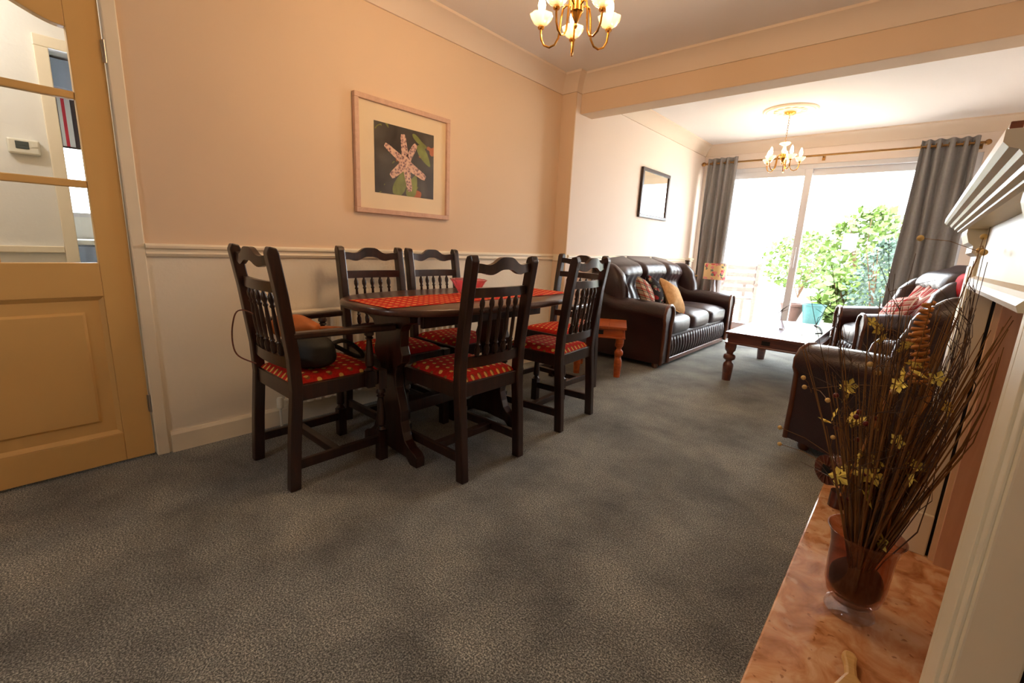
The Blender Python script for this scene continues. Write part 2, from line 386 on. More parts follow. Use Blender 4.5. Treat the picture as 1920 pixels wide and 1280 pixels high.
# beam
struct(B().box(XF, XR, 3.42, 3.60, 2.122, H).obj('trim_1', 'peach', bev=.004), 'boxed ceiling beam between dining room and lounge')
# coving
CV = [(0, 0), (0, -.125), (.012, -.125), (.016, -.11), (.03, -.075), (.06, -.04), (.095, -.02), (.105, -.016), (.105, 0)]
def coving(name, path, label):
    """mitred sweep along an xy polyline, the room lying on the right hand side of its direction"""
    n = len(CV); vs = []; P = [Vector(p) for p in path]; m = len(P)
    nr = [Vector(((P[i+1]-P[i]).y, -(P[i+1]-P[i]).x)).normalized() for i in range(m-1)]
    for i in range(m):
        a, b = nr[max(0, i-1)], nr[min(i, m-2)]; k = (a+b)/max(.2, 1+a.dot(b))
        vs += [(P[i].x+k.x*d, P[i].y+k.y*d, H+z) for d, z in CV]
    fs = [(j*n+i, j*n+(i+1) % n, j*n+n+(i+1) % n, j*n+n+i) for j in range(m-1) for i in range(n)]+[tuple(range(n))[::-1], tuple(range((m-1)*n, m*n))]
    return struct(B().add(vs, fs).obj(name, 'cove', smooth=True, ang=25), label)
coving('trim_2', [(0, YB), (0, YP), (XF, YP), (XF, 3.42), (XR, 3.42)], 'coving along the dining wall, pier and beam')
coving('trim_3', [(XF, 3.6), (XF, YF), (XR, YF), (XR, 3.6)], 'coving around the lounge ceiling')
# dado and skirting
def rail(name, x, y0, y1, label, z=.905):
    P = [(x, z), (x, z+.055), (x+.014, z+.055), (x+.022, z+.046), (x+.022, z+.036), (x+.012, z+.03), (x+.012, z+.02), (x+.016, z+.012), (x+.01, z)]
    vs = [(p[0], y0, p[1]) for p in P]+[(p[0], y1, p[1]) for p in P]; n = len(P)
    return struct(B().add(vs, [(i, (i+1) % n, n+(i+1) % n, n+i) for i in range(n)]+[tuple(range(n))[::-1], tuple(range(n, 2*n))]).obj(name, 'trim'), label)
rail('trim_8', 0, .43, YP, 'moulded dado rail on the dining wall')
rail('trim_9', XF, YP+.02, YF, 'moulded dado rail behind the sofa')
struct(B().box(0, XF+.012, YP-.014, YP, .905, .96).obj('trim_10', 'trim'), 'dado rail return on the pier')
struct(B().prism([(0, 0), (.016, 0), (.016, .085), (.008, .1), (0, .1)], 'y', .44, YP).obj('baseboard_left', 'trim'), 'cream skirting board on dining wall')
struct(B().prism([(XF, 0), (XF+.016, 0), (XF+.016, .085), (XF+.008, .1), (XF, .1)], 'y', YP, YF).obj('baseboard_left_lounge', 'trim'), 'cream skirting board behind sofa')
struct(B().box(XR-.016, XR, 2.12, YF, 0, .1).obj('baseboard_right', 'trim'), 'cream skirting board on right wall')

# ------------------------------------------------------------------ hall door
d = sempty('door_1', 'yellow cream glazed door with arched top light')
def arch(y):  # underside of the top rail
    t = min(1, abs(y)/.275); return 1.73+.075*sst((1-t)/.85)
X0, X1 = -.045, -.005
for y0, y1 in ((.278, .378), (-.378, -.278)): B().box(X0, X1, y0, y1, .012, 2.0).obj('stile', 'doorpaint', d, bev=.003)
ys = [-.278+.556*i/32 for i in range(33)]
B().prism([(y, arch(y)) for y in ys]+[(.278, 2.0), (-.278, 2.0)], 'x', X0, X1).obj('top_rail', 'doorpaint', d, bev=.002)
B().box(X0, X1, -.278, .278, .74, .876).obj('lock_rail', 'doorpaint', d, bev=.003)
B().box(X0, X1, -.278, .278, .012, .14).obj('bottom_rail', 'doorpaint', d, bev=.003)
B().box(X0+.006, X1-.004, -.014, .014, .876, 1.80).obj('glazing_bar', 'doorpaint', d, bev=.004)
for z in (1.165, 1.484):
    for s in (-1, 1): B().box(X0+.006, X1-.004, min(s*.014, s*.278), max(s*.014, s*.278), z, z+.028).obj('glazing_bar', 'doorpaint', d, bev=.004)
for s in (-1, 1):
    for z0, z1 in ((.876, 1.165), (1.193, 1.484), (1.512, None)):
        yy = [s*(.014+.264*i/10) for i in range(11)]
        poly = [(yy[0], z0), (yy[-1], z0)]+[(y, z1 or arch(y)) for y in yy[::-1]]
        B().prism(poly, 'x', -.027, -.023).obj('pane', 'pane', d)
pn = B(); a, b = .278, .225
ring = lambda h, x, zz0, zz1: [(x, -h, zz0), (x, h, zz0), (x, h, zz1), (x, -h, zz1)]
vs = ring(.278, X1-.004, .14, .74)+ring(.262, X1-.018, .156, .724)+ring(.215, X1-.018, .203, .677)+ring(.205, X1-.008, .213, .667)
fs = [(k*4+i, k*4+(i+1) % 4, k*4+4+(i+1) % 4, k*4+4+i) for k in range(3) for i in range(4)]+[(12, 13, 14, 15)]
pn.add(vs, fs).obj('panel', 'doorpaint', d, solid=.006)
for z in (.255, 1.677):
    h = B(); h.tube([(.004, .381, z-.04), (.004, .381, z+.04)], .006, 8).box(-.004, .001, .372, .392, z-.038, z+.038).obj('hinge', 'steel', d, smooth=True)
h = B(); h.box(-.005, .003, -.35, -.31, .94, 1.08); h.tube([(.003, -.33, 1.03), (.04, -.33, 1.03), (.045, -.32, 1.03), (.045, -.22, 1.03)], .008, 8).obj('door_handle', 'brass', d, smooth=True)
struct(B().box(-.13, .012, .384, .43, 0, 2.012).box(-.13, .012, -.46, -.384, 0, 2.012).box(-.13, .012, -.46, .43, 2.012, 2.06).obj('trim_11', 'trim', bev=.004), 'painted frame around the hall door')

# hall and kitchen seen through the door glass
HX = -1.05
w = sempty('wall_hall', 'white textured hall wall with kitchen doorway')
B().box(HX-.1, HX, -1.6, .30, 0, H).box(HX-.1, HX, 1.05, 1.7, 0, H).box(HX-.1, HX, .30, 1.05, 1.95, H).obj('wall_surface', 'white', w)
struct(B().box(HX, -.12, 1.6, 1.7, 0, H).obj('wall_hall_end', 'white'), 'white hall end wall')
struct(B().box(HX-.1, -.12, -1.72, -1.6, 0, H).obj('wall_hall_front', 'white'), 'white hall front wall')
struct(B().box(-3.6, HX-.1, -1.1, -1.0, 0, H).obj('wall_kitchen_front', 'white'), 'kitchen front wall')
struct(B().box(HX, HX+.02, -1.6, .262, .87, .905).obj('trim_12', 'trim', bev=.004), 'white dado rail in the hall')
struct(B().box(HX+.001, HX+.018, .263, .318, 0, 1.90).box(HX+.001, HX+.018, 1.03, 1.09, 0, 1.90).box(HX+.001, HX+.018, .263, 1.09, 1.90, 1.955).box(HX-.1, HX, .301, .318, 0, 1.90).obj('trim_13', 'trim', bev=.004), 'cream architrave around kitchen doorway')
w = struct(B().box(-3.6, -3.5, -1.0, .40, 0, H).box(-3.6, -3.5, 1.5, 2.2, 0, H).box(-3.6, -3.5, .40, 1.5, 0, 1.1).box(-3.6, -3.5, .40, 1.5, 2.14, H).obj('wall_kitchen', 'white'), 'kitchen wall with window')
struct(B().box(-3.6, HX-.1, 2.1, 2.2, 0, H).obj('wall_kitchen_side', 'white'), 'kitchen side wall')
wn = sempty('window_2', 'kitchen window'); B().box(-3.57, -3.52, .40, .44, 1.1, 2.14).box(-3.57, -3.52, 1.46, 1.5, 1.1, 2.14).box(-3.57, -3.52, .44, 1.46, 1.1, 1.14).box(-3.57, -3.52, .44, 1.46, 2.1, 2.14).obj('window_frame', 'upvc', wn)
B().box(-3.55, -3.545, .44, 1.46, 1.14, 2.1).obj('pane', 'pane', wn)
bl = thing('roller_blind', 'striped red, black and white blind seen through the hall door', 'blind', (-3.47, 0, 0))
B().box(-.004, .004, .42, 1.48, 1.71, 2.13).obj('fabric', 'blind', bl); B().tube([(0, .42, 1.71), (0, 1.48, 1.71)], .009, 8).obj('bottom_bar', 'black', bl)
k = thing('kitchen_unit', 'blue grey kitchen base unit seen through the door glass', 'cabinet', (-3.19, .9, 0))
B().box(-.28, .28, -.6, .6, .1, .86).obj('carcass', 'kitchen', k)
for s in (-1, 1):
    dd = B().box(.28, .298, min(s*.01, s*.59), max(s*.01, s*.59), .13, .85).obj('cabinet_door', 'kitchen', k, bev=.003)
    B().tube([(.31, s*.08, .7), (.31, s*.08, .8)], .005, 6).obj('handle', 'steel', dd)
B().box(-.3, .31, -.62, .62, .86, .9).obj('worktop', 'plastic', k, bev=.004)
k = thing('wall_cupboard', 'blue grey kitchen wall cupboard seen through top pane', 'cabinet', (-3.35, .9, 2.16))
B().box(-.14, .14, -.55, .55, 0, .22).obj('carcass', 'kitchen', k, bev=.003)
t = thing('thermostat', 'white wall thermostat with grey display in the hall', 'thermostat', (HX, .172, 1.40))
B().box(0, .03, -.058, .058, -.037, .037).obj('housing', 'plastic', t, bev=.008)
B().box(.03, .0315, -.03, .018, -.012, .024).obj('display', 'lcd', t)
for yy in (.032, .044): B().box(.03, .033, yy-.004, yy+.004, .002, .012).obj('button', 'plastic', t)
hl = thing('hall_fill_lamp', 'added globe lamp, out of view, brightening the hall', 'fill lamp', (-.6, -.3, H))  # unseen lamp, added to lift the light in the hall
B().lathe([(.04, 0), (.04, -.02), (.006, -.03), (.006, -.18), (.03, -.19)], n=14).obj('flex', 'plastic', hl, smooth=True)
B().soft((0, 0, -.28), (.1, .1, .1), 1, 1, 20, 12).obj('globe', 'pane', hl, smooth=True)
def lamp(parent, loc, energy, color, r=.02):
    l = bpy.data.lights.new('lamp_light', 'POINT'); l.energy = energy; l.color = color; l.shadow_soft_size = r
    o = bpy.data.objects.new('lamp_light', l); COL.objects.link(o); o.parent = parent; o.location = loc
lamp(hl, (0, 0, -.28), 17, (1, .95, .88), .06)  # fill light inside the added hall globe

# ------------------------------------------------------------------ patio sliding door and garden
pd = sempty('door_2', 'white sliding patio door')
f = B(); y0, y1 = YF+.02, YF+.11
f.box(.20, .26, y0, y1, 0, 2.10).box(2.72, 2.78, y0, y1, 0, 2.10).box(.26, 2.72, y0, y1, 2.05, 2.10).box(.26, 2.72, y0, y1, 0, .05).obj('outer_frame', 'upvc', pd, bev=.003)
def sash(xa, xb, ya, yb, tz):
    B().box(xa, xa+.075, ya, yb, .05, tz).obj('stile', 'upvc', pd, bev=.003); B().box(xb-.075, xb, ya, yb, .05, tz).obj('stile', 'upvc', pd, bev=.003)
    B().box(xa+.075, xb-.075, ya, yb, tz-.075, tz).obj('rail', 'upvc', pd, bev=.003); B().box(xa+.075, xb-.075, ya, yb, .05, .15).obj('rail', 'upvc', pd, bev=.003)
    B().box(xa+.07, xb-.07, (ya+yb)/2-.003, (ya+yb)/2+.003, .14, tz-.07).obj('pane', 'pane', pd)
sash(.26, 1.39, y0+.005, y0+.04, 2.05); sash(1.31, 2.72, y0+.05, y0+.085, 2.05)
B().box(1.335, 1.36, y0-.02, y0+.005, .9, 1.15).obj('handle', 'upvc', pd, bev=.004)
struct(B().box(-30, 30, YF+.16, 60, -.14, -.04).obj('ground', 'paving'), 'pale garden paving')
gc = thing('garden_chair', 'pale wooden garden chair outside the left door pane', 'chair', (.36, 7.7, -.04), .6)
for sx in (-.25, .25):
    B().box(sx-.025, sx+.025, -.25, -.2, 0, .95).obj('leg', 'gardenwood', gc); B().box(sx-.025, sx+.025, .2, .25, 0, .62).obj('leg', 'gardenwood', gc); B().box(sx-.035, sx+.035, -.25, .28, .62, .65).obj('armrest', 'gardenwood', gc)
for i in range(5): B().box(-.25, .25, -.2+i*.09, -.13+i*.09, .40, .42).obj('seat_slat', 'gardenwood', gc)
for i in range(4): B().box(-.22, .22, -.24, -.22, .52+i*.11, .59+i*.11).obj('back_slat', 'gardenwood', gc)
bk = thing('garden_bucket', 'turquoise bucket standing on the patio outside', 'bucket', (1.34, 8.8, -.04))
B().lathe([(.12, 0), (.165, .32), (.175, .32), (.175, .335), (.155, .335), (.112, .015)], n=24).obj('body', 'teal', bk, smooth=True)
B().tube([(.17*math.cos(a), .03, .32+.0+.16*math.sin(a)*-.6) for a in [PI*i/12 for i in range(13)]], .006, 6).obj('handle', 'black', bk, smooth=True)
pt = thing('terracotta_pot', 'round terracotta pot beside the turquoise bucket', 'pot', (1.0, 9.0, -.04))
B().lathe([(.10, 0), (.16, .16), (.17, .26), (.185, .26), (.185, .30), (.15, .30), (.13, .2)], n=22).obj('pot_body', 'terra', pt, smooth=True)
def shrub(loc, r, h, n, mat, label, leaf=.07, base=.1, seed=1):
    rd = random.Random(seed); t = thing('garden_shrub', label, 'shrub', loc)
    b = B()
    for i in range(n):
        a = rd.uniform(0, 2*PI); u = rd.random()**.5; zz = rd.random(); rr = r*u*math.sin(PI*min(1, .12+.85*zz))**.6
        p = Vector((rr*math.cos(a), rr*math.sin(a), base+zz*(h-base)))
        L = leaf*rd.uniform(.6, 1.4); dv = Vector((rd.gauss(0, 1), rd.gauss(0, 1), rd.gauss(.2, .7))).normalized(); sd = dv.orthogonal().normalized()*L*.35
        b.add([p, p+dv*L*.5+sd, p+dv*L, p+dv*L*.5-sd], [(0, 1, 2, 3)])
    b.obj('foliage', mat, t)['kind'] = 'stuff'
    s = B()
    for i in range(7): a = rd.uniform(0, 6.3); s.tube([(0, 0, 0), (r*.3*math.cos(a), r*.3*math.sin(a), h*.5), (r*.6*math.cos(a), r*.6*math.sin(a), h*.9)], [.015, .01, .004], 5)
    s.obj('branches', 'bark', t)
shrub((1.75, 10.9, -.04), .80, 2.0, 1500, 'leafy', 'large yellow green shrub behind the right door pane', .13, .3, 2)
shrub((2.15, 8.4, -.04), .42, 1.35, 1400, 'leafd', 'blue green shrub close to the glass by right curtain', .07, .1, 3)
shrub((1.62, 9.45, -.04), .35, .75, 500, 'leafy', 'low strap leaved garden plant beyond the bucket', .16, .05, 4)
shrub((.2, 14.5, -.04), 1.1, 1.7, 1300, 'leafy', 'pale distant shrub behind the left door pane', .13, .3, 5)
shrub((3.1, 14.6, -.04), 1.2, 2.3, 1500, 'leafy', 'distant shrub partly hidden by the right curtain', .14, .3, 6)

# ------------------------------------------------------------------ curtains and rod
rod = thing('curtain_rod', 'antique brass curtain rod above the patio door', 'curtain rod', (0, 6.31, 2.165))
B().tube([(.19, 0, 0), (2.77, 0, 0)], .011, 12).obj('pole', 'rodbrass', rod, smooth=True)
for x in (.175, 2.785): B().soft((x, 0, 0), (.026, .026, .026), 1, 1, 14, 10).obj('finial', 'rodbrass', rod, smooth=True)
for x in (.235, 1.48, 2.745): B().tube([(x, 0, 0), (x, .06, 0), (x, .112, -.01)], .007, 8).box(x-.015, x+.015, .10, .112, -.04, .03).obj('bracket', 'rodbrass', rod, smooth=True)
def curtain(x0, x1, nf, label, flare, seed):
    c = thing('curtain', label, 'curtain', ((x0+x1)/2, 6.30, 0)); rd = random.Random(seed); hw = (x1-x0)/2; ph = rd.uniform(0, 6)
    def fn(u, v):
        z = .02+v*2.205; k = 1+flare*(1-v)**1.5
        x = (u*2-1)*hw*k; am = .034*(1+.25*math.sin(3*v+ph))
        return (x+.010*math.sin(9*u+4*v+ph), am*math.sin(2*PI*nf*u+.5*math.sin(2.5*v+ph))+.008*math.sin(13*u+5*v), z)
    B().sheet(fn, nf*14, 26).obj('cloth', 'curtain', c, smooth=True, solid=.004, ang=80)
    for i in range(nf*2):
        u = (i+.5)/(nf*2)*1.0; p = fn((i*.5+.25-.25)/nf if False else (i)/(2*nf)+.0, .972)
        x = p[0]
        B().tube([(x+.004*0, .022*math.cos(a), 2.165+.022*math.sin(a)) for a in [2*PI*j/14 for j in range(15)]], .004, 6, False).obj('eyelet', 'rodbrass', c, smooth=True)
    return c
curtain(.245, .585, 4, 'grey eyelet curtain hanging beside the sofa end', .10, 3)
curtain(2.30, 2.735, 5, 'grey eyelet curtain hanging behind the far armchair', .12, 5)

# ------------------------------------------------------------------ fire surround
fs_ = thing('fire_surround', 'ivory moulded fire surround with mantel shelf', 'fireplace', (0, 0, 0))
for ya, yb in ((.80, 1.0), (1.97, 2.17)):
    lg = B().box(2.604, XB-.008, ya, yb, .05, 1.12).obj('pilaster', 'surround', fs_, bev=.003)
    for y, wd, dp in ((ya+.015, .03, .004), (ya+.06, .08, .006), (ya+.155, .03, .004)): B().box(2.604-dp, 2.606, y, y+wd, .24, 1.02).obj('raised_moulding', 'surround', lg, bev=.003)
    B().box(2.585, XB-.008, ya-.008, yb+.008, .05, .20).obj('plinth_block', 'surround', lg, bev=.004)
    B().prism([(2.604, 1.05), (2.590, 1.06), (2.590, 1.08), (2.578, 1.09), (2.570, 1.115), (2.570, 1.13), (XB-.008, 1.13), (XB-.008, 1.05)], 'y', ya-.012, yb+.012).obj('capital', 'surround', lg)
B().box(2.612, XB-.008, 1.0, 1.97, .975, 1.13).obj('frieze', 'surround', fs_, bev=.002)
B().prism([(2.612, .955), (2.596, .955), (2.592, .965), (2.600, .975), (2.600, .985), (2.612, .992)], 'y', 1.0, 1.97).obj('frieze_moulding', 'surround', fs_)
MP = [(XB, 1.130), (2.568, 1.130), (2.560, 1.133), (2.560, 1.138), (2.551, 1.140), (2.549, 1.146), (2.541, 1.149), (2.537, 1.155), (2.528, 1.158), (2.522, 1.164), (2.522, 1.178), (XB, 1.178)]
B().prism(MP, 'y', .80, 2.24).obj('mantel_shelf', 'surround', fs_)
for ya, yb in ((.81, .995), (1.975, 2.16)): B().box(XB-.008, XB, ya, yb, .05, 1.13).obj('shadow_gap', 'black', fs_)
struct(B().box(2.33, XB+.345, .55, 2.42, 0, .05).obj('trim_14', 'marble', bev=.006), 'peach marble hearth slab')
mf = thing('mantel_frame', 'small brown wooden frame standing on the mantel shelf', 'photo frame', (2.60, 1.80, 1.179), 0)
B().box(-.012, .012, -.07, -.055, 0, .2).box(-.012, .012, .055, .07, 0, .2).box(-.012, .012, -.055, .055, 0, .015).box(-.012, .012, -.055, .055, .185, .2).obj('frame', 'sheeshamd', mf, bev=.002)
B().box(-.004, .006, -.055, .055, .015, .185).obj('photo', 'mount', mf)

# ------------------------------------------------------------------ pictures
p = thing('framed_picture', 'square limed wood framed starfish photograph above the dining table', 'picture', (0, 1.755, 1.489))
a, b = .345, .319
B().box(.002, .026, -a, a, b-.028, b).box(.002, .026, -a, a, -b, -b+.028).box(.002, .026, -a, -a+.028, -b+.028, b-.028).box(.002, .026, a-.028, a, -b+.028, b-.028).obj('frame', 'frame1', p, bev=.003)
B().box(.002, .010, -a+.028, a-.028, -b+.028, b-.028).obj('mount', 'mount', p)
pr_ = B().box(.010, .0112, -.217, .217, -.197, .197).obj('print', 'print', p)
for (cy, cz, ln, wd, an) in ((-.03, -.12, .2, .08, 60), (.14, .06, .15, .06, -50), (.05, -.14, .16, .07, 70), (.10, .14, .12, .03, -35)):
    q = []
    for i in range(16):
        t = 2*PI*i/16; u, v = math.cos(t)*ln/2, math.sin(t)*wd/2*(1-.4*math.cos(t)); c_, s_ = math.cos(math.radians(an)), math.sin(math.radians(an)); 
        q.append((max(-.216, min(.216, cy+u*c_-v*s_)), max(-.196, min(.196, cz+u*s_+v*c_))))
    B().prism(q, 'x', .0112, .0116).obj('printed_leaf', 'leafprint', pr_)
st = []
arms = [(97, .165, .028), (58, .145, .024), (-25, .165, .03), (-79, .165, .028), (-140, .14, .03), (150, .17, .024)]
cy, cz = .0, -.005
sp = B()
for an, L, wd in arms:
    t = math.radians(an); dx, dz = math.cos(t), math.sin(t); nx, nz = -dz, dx; q = []
    for k in range(9):
        s_ = k/8; ww = wd*(1-.35*s_)*(1 if s_ < .9 else .7); q.append((s_*L, ww))
    poly = [(cy+dx*s_+nx*w_, cz+dz*s_+nz*w_) for s_, w_ in q]+[(cy+dx*s_-nx*w_, cz+dz*s_-nz*w_) for s_, w_ in q[::-1]]
    sp.prism([(-y if False else y, z) for y, z in poly], 'x', .0116, .0122)
sp.prism([(cy+.042*math.cos(2*PI*i/14), cz+.042*math.sin(2*PI*i/14)) for i in range(14)], 'x', .0116, .0125)
sp.obj('starfish_print', 'star', pr_)
B().box(.014, .0155, -a+.028, a-.028, -b+.028, b-.028).obj('glass', 'picglass', p)
p = thing('framed_picture', 'dark framed picture above the sofa, its glass reflecting the window', 'picture', (XF, 4.97, 1.635))
a, b = .35, .255
B().box(.002, .03, -a, a, b-.035, b).box(.002, .03, -a, a, -b, -b+.035).box(.002, .03, -a, -a+.035, -b+.035, b-.035).box(.002, .03, a-.035, a, -b+.035, b-.035).obj('frame', 'frame2', p, bev=.004)
B().box(.002, .012, -a+.035, a-.035, -b+.035, b-.035).obj('mount', 'mount', p)
B().box(.016, .018, -a+.035, a-.035, -b+.035, b-.035).obj('glass', 'mirrorglass', p)

# ------------------------------------------------------------------ radiators
def radiator(x, y0, y1, z0, z1, label, shelf=False):
    r = thing('radiator', label, 'radiator', (x, (y0+y1)/2, 0)); L = (y1-y0)/2
    n = int(2*L/.05); b = B()
    prof = []
    for i in range(n*4+1):
        y = -L+2*L*i/(n*4); prof.append((.07+.008*(1 if i % 4 in (0, 1) else -1)*.5, y))
    poly = [(a_, y) for a_, y in prof]+[(.03, L), (.03, -L)]
    b.prism(poly, 'z', z0, z1).obj('front_panel', 'trim', r)
    B().box(.018, .078, -L, L, z1, z1+.02).obj('top_grille', 'trim', r, bev=.004)
    for s in (-1, 1): B().box(.014, .074, s*L-.006, s*L+.006, z0+.01, z1).obj('side_panel', 'trim', r)
    v = B().tube([(.05, -L-.0, z0+.03), (.05, -L-.045, z0+.03)], .009, 8).tube([(.05, -L-.045, 0.0), (.05, -L-.045, z0+.02)], .007, 8).lathe([(.012, -.05), (.017, -.045), (.017, 0), (.012, .012)], (.05, -L-.045, z0+.04), 12)
    v.obj('valve', 'plastic', r, smooth=True)
    for y in (-L*.7, L*.7): B().box(0, .018, y-.02, y+.02, z0+.05, z1-.05).obj('bracket', 'steel', r)
    return r
radiator(.002, .96, 2.25, .12, .61, 'cream panel radiator under the dado rail behind the dining chairs')
radiator(XF+.016, 5.85, 6.25, .15, .68, 'small white radiator between sofa and left curtain')
sh = thing('radiator_shelf', 'narrow wooden shelf above the small white radiator', 'shelf', (XF+.022, 6.02, .72))
B().box(0, .13, -.24, .24, 0, .02).obj('board', 'palewood', sh, bev=.003)
for y in (-.17, .17): B().box(0, .09, y-.008, y+.008, -.03, 0).obj('bracket', 'sheeshamd', sh)
orn = thing('carved_ornament', 'small brown striped ornament on the radiator shelf', 'ornament', (XF+.09, 6.0, .74))
B().lathe([(.035, 0), (.035, .01), (.026, .02), (.03, .06), (.024, .1), (.03, .14), (.026, .17), (.034, .18), (.034, .19)], n=14).obj('turned_body', 'frame2', orn, smooth=True)
for z in (.035, .08, .12): B().lathe([(.0305, z), (.0325, z+.006), (.0305, z+.012)], n=14).obj('pale_band', 'palewood', orn, smooth=True)

# ------------------------------------------------------------------ dining furniture
def turned(b, x, y, z0, z1, r):
    L = z1-z0; P = [(0, .8), (.03, 1.1), (.06, .8), (.09, .62), (.14, .95), (.3, 1.0), (.5, .78), (.7, .6), (.78, .58), (.82, .95), (.86, .62), (.9, 1.05), (.95, 1.05), (1, .8)]
    b.lathe([(r*k, z0+L*t) for t, k in P], (x, y, 0), 12); return b
def make_chair(label, arms=False):
    t = thing('dining_chair', label, 'chair', group='dark oak dining chairs with red seats')
    hw = .185; yr, yf = -.205, .205
    if arms: hw = .19
    for s in (-1, 1):
        path = [(-.0, 0), (.012, .2), (.03, .42), (.025, .55), (-.005, .8), (-.03, .955), (-.033, .975)]
        poly = [(yr+y-.022, z) for y, z in path]+[(yr+y+.022, z) for y, z in path[::-1]]
        poly[len(path)-1] = (yr-.03-.012, .978); poly[len(path)] = (yr-.03+.014, .972)
        B().prism(poly, 'x', s*hw-.02, s*hw+.02).obj('back_post', 'dark', t, bev=.005)
        # front leg
        b = B().box(s*hw-.021, s*hw+.021, yf-.021, yf+.021, .35, .44).box(s*hw-.02, s*hw+.02, yf-.02, yf+.02, .0, .145)
        turned(b, s*hw, yf, .145, .35, .021).obj('front_leg', 'dark', t, smooth=True, ang=30)
        B().box(s*hw-.011, s*hw+.011, yr+.02, yf-.02, .085, .125).obj('side_stretcher', 'dark', t, bev=.003)
        B().box(s*hw-.012, s*hw+.012, yr+.04, yf-.02, .375, .44).obj('seat_rail', 'dark', t, bev=.003)
    B().box(-hw+.011, hw-.011, -.03, .005, .088, .122).obj('cross_stretcher', 'dark', t, bev=.003)
    B().box(-hw+.018, hw-.018, yf-.012, yf+.012, .375, .44).obj('seat_rail', 'dark', t, bev=.003)
    B().box(-hw+.018, hw-.018, yr+.018, yr+.042, .375, .44).obj('seat_rail', 'dark', t, bev=.003)
    # back
    wi = hw-.017
    def bowed(z0f, z1f, y, th, nm, n=24):
        b = B(); vs = []
        for i in range(n+1):
            u = -1+2*i/n; yy = y-.018*(1-u*u)
            for (dy, zf) in ((-th/2, z0f), (th/2, z0f), (th/2, z1f), (-th/2, z1f)): vs.append((u*wi, yy+dy, zf(u)))
        fs = [(i*4+k, i*4+(k+1) % 4, i*4+4+(k+1) % 4, i*4+4+k) for i in range(n) for k in range(4)]+[(0, 1, 2, 3), (n*4, n*4+1, n*4+2, n*4+3)]
        b.add(vs, fs).obj(nm, 'dark', t, smooth=True, ang=35)
    top = lambda u: .945+.026*math.exp(-(u/.36)**4)-.006*math.exp(-((abs(u)-.62)/.18)**2)
    bot = lambda u: .907+.013*math.exp(-(u/.30)**4)-.009*math.exp(-((abs(u)-.55)/.17)**2)
    bowed(bot, top, yr-.022, .02, 'crest_rail')
    bowed(lambda u: .805, lambda u: .845, yr-.002, .02, 'upper_rail')
    bowed(lambda u: .505, lambda u: .55, yr+.027, .02, 'lower_rail')
    for i in range(5):
        u = -.62+1.24*i/4; x = u*wi; ya = yr+.027-.018*(1-u*u); yb = yr-.002-.018*(1-u*u)
        P = [(0, .007), (.05, .012), (.13, .0125), (.19, .007), (.21, .011), (.24, .007), (.4, .009), (.6, .0085), (.74, .0065), (.77, .011), (.80, .007), (.86, .012), (.92, .0115), (.97, .006), (1, .006)]
        B().tube([(x, ya+(yb-ya)*q, .548+.26*q) for q, _ in P], [r for _, r in P], 9).obj('spindle', 'dark', t, smooth=True, ang=60)
    # seat pad
    def dome(u, v):
        x = (u*2-1); y = (v*2-1); e = (1-abs(x)**5)*(1-abs(y)**5)
        return (x*(hw-.004), .012+y*(yf-.012), .435+.036*max(0, e)**.45)
    B().sheet(dome, 16, 16).obj('seat_pad', 'motif', t, smooth=True, ang=80)
    if arms:
        for s in (-1, 1):
            q = [(s*(hw+.0), yr+.02), (s*(hw+.012), yr+.12), (s*(hw+.035), yf-.1), (s*(hw+.045), yf+.02), (s*(hw+.045), yf+.04)]
            L = [(x-.02*(1+.4*i/4), y) for i, (x, y) in enumerate(q)]; R_ = [(x+.02*(1+.4*i/4), y) for i, (x, y) in enumerate(q)]
            B().prism(L+[(q[-1][0], q[-1][1]+.012)]+R_[::-1], 'z', .628, .655).obj('armrest', 'dark', t, bev=.007)
            b = B().box(s*(hw+.018)-.018, s*(hw+.018)+.018, yf-.085, yf-.049, .375, .45)
            turned(b, s*(hw+.022), yf-.067, .45, .63, .02).obj('arm_post', 'dark', t, smooth=True, ang=30)
    return t
def place(o, x, y, rz, label):
    o.location = (x, y, 0); o.rotation_euler = (0, 0, math.radians(rz)); o['label'] = label; return o
ch = make_chair('x'); place(ch, .945, 1.415, 90, 'armless oak chair nearest the camera, its back towards us at the table side')
place(copy_tree(ch), .895, 2.165, 95, 'armless oak chair on the room side of table nearest the orange side table')
place(copy_tree(ch), .375, 1.42, -90, 'armless oak chair against the radiator nearest the tan bag')
place(copy_tree(ch), .375, 1.865, -90, 'armless oak chair against the dining wall behind the pink bowl')
ca = make_chair('x', True); place(ca, .53, .90, 0, 'oak carver armchair with bags on its seat at the near table end')
place(copy_tree(ca), .61, 2.665, 180, 'oak carver armchair at the far table end beside the pier')
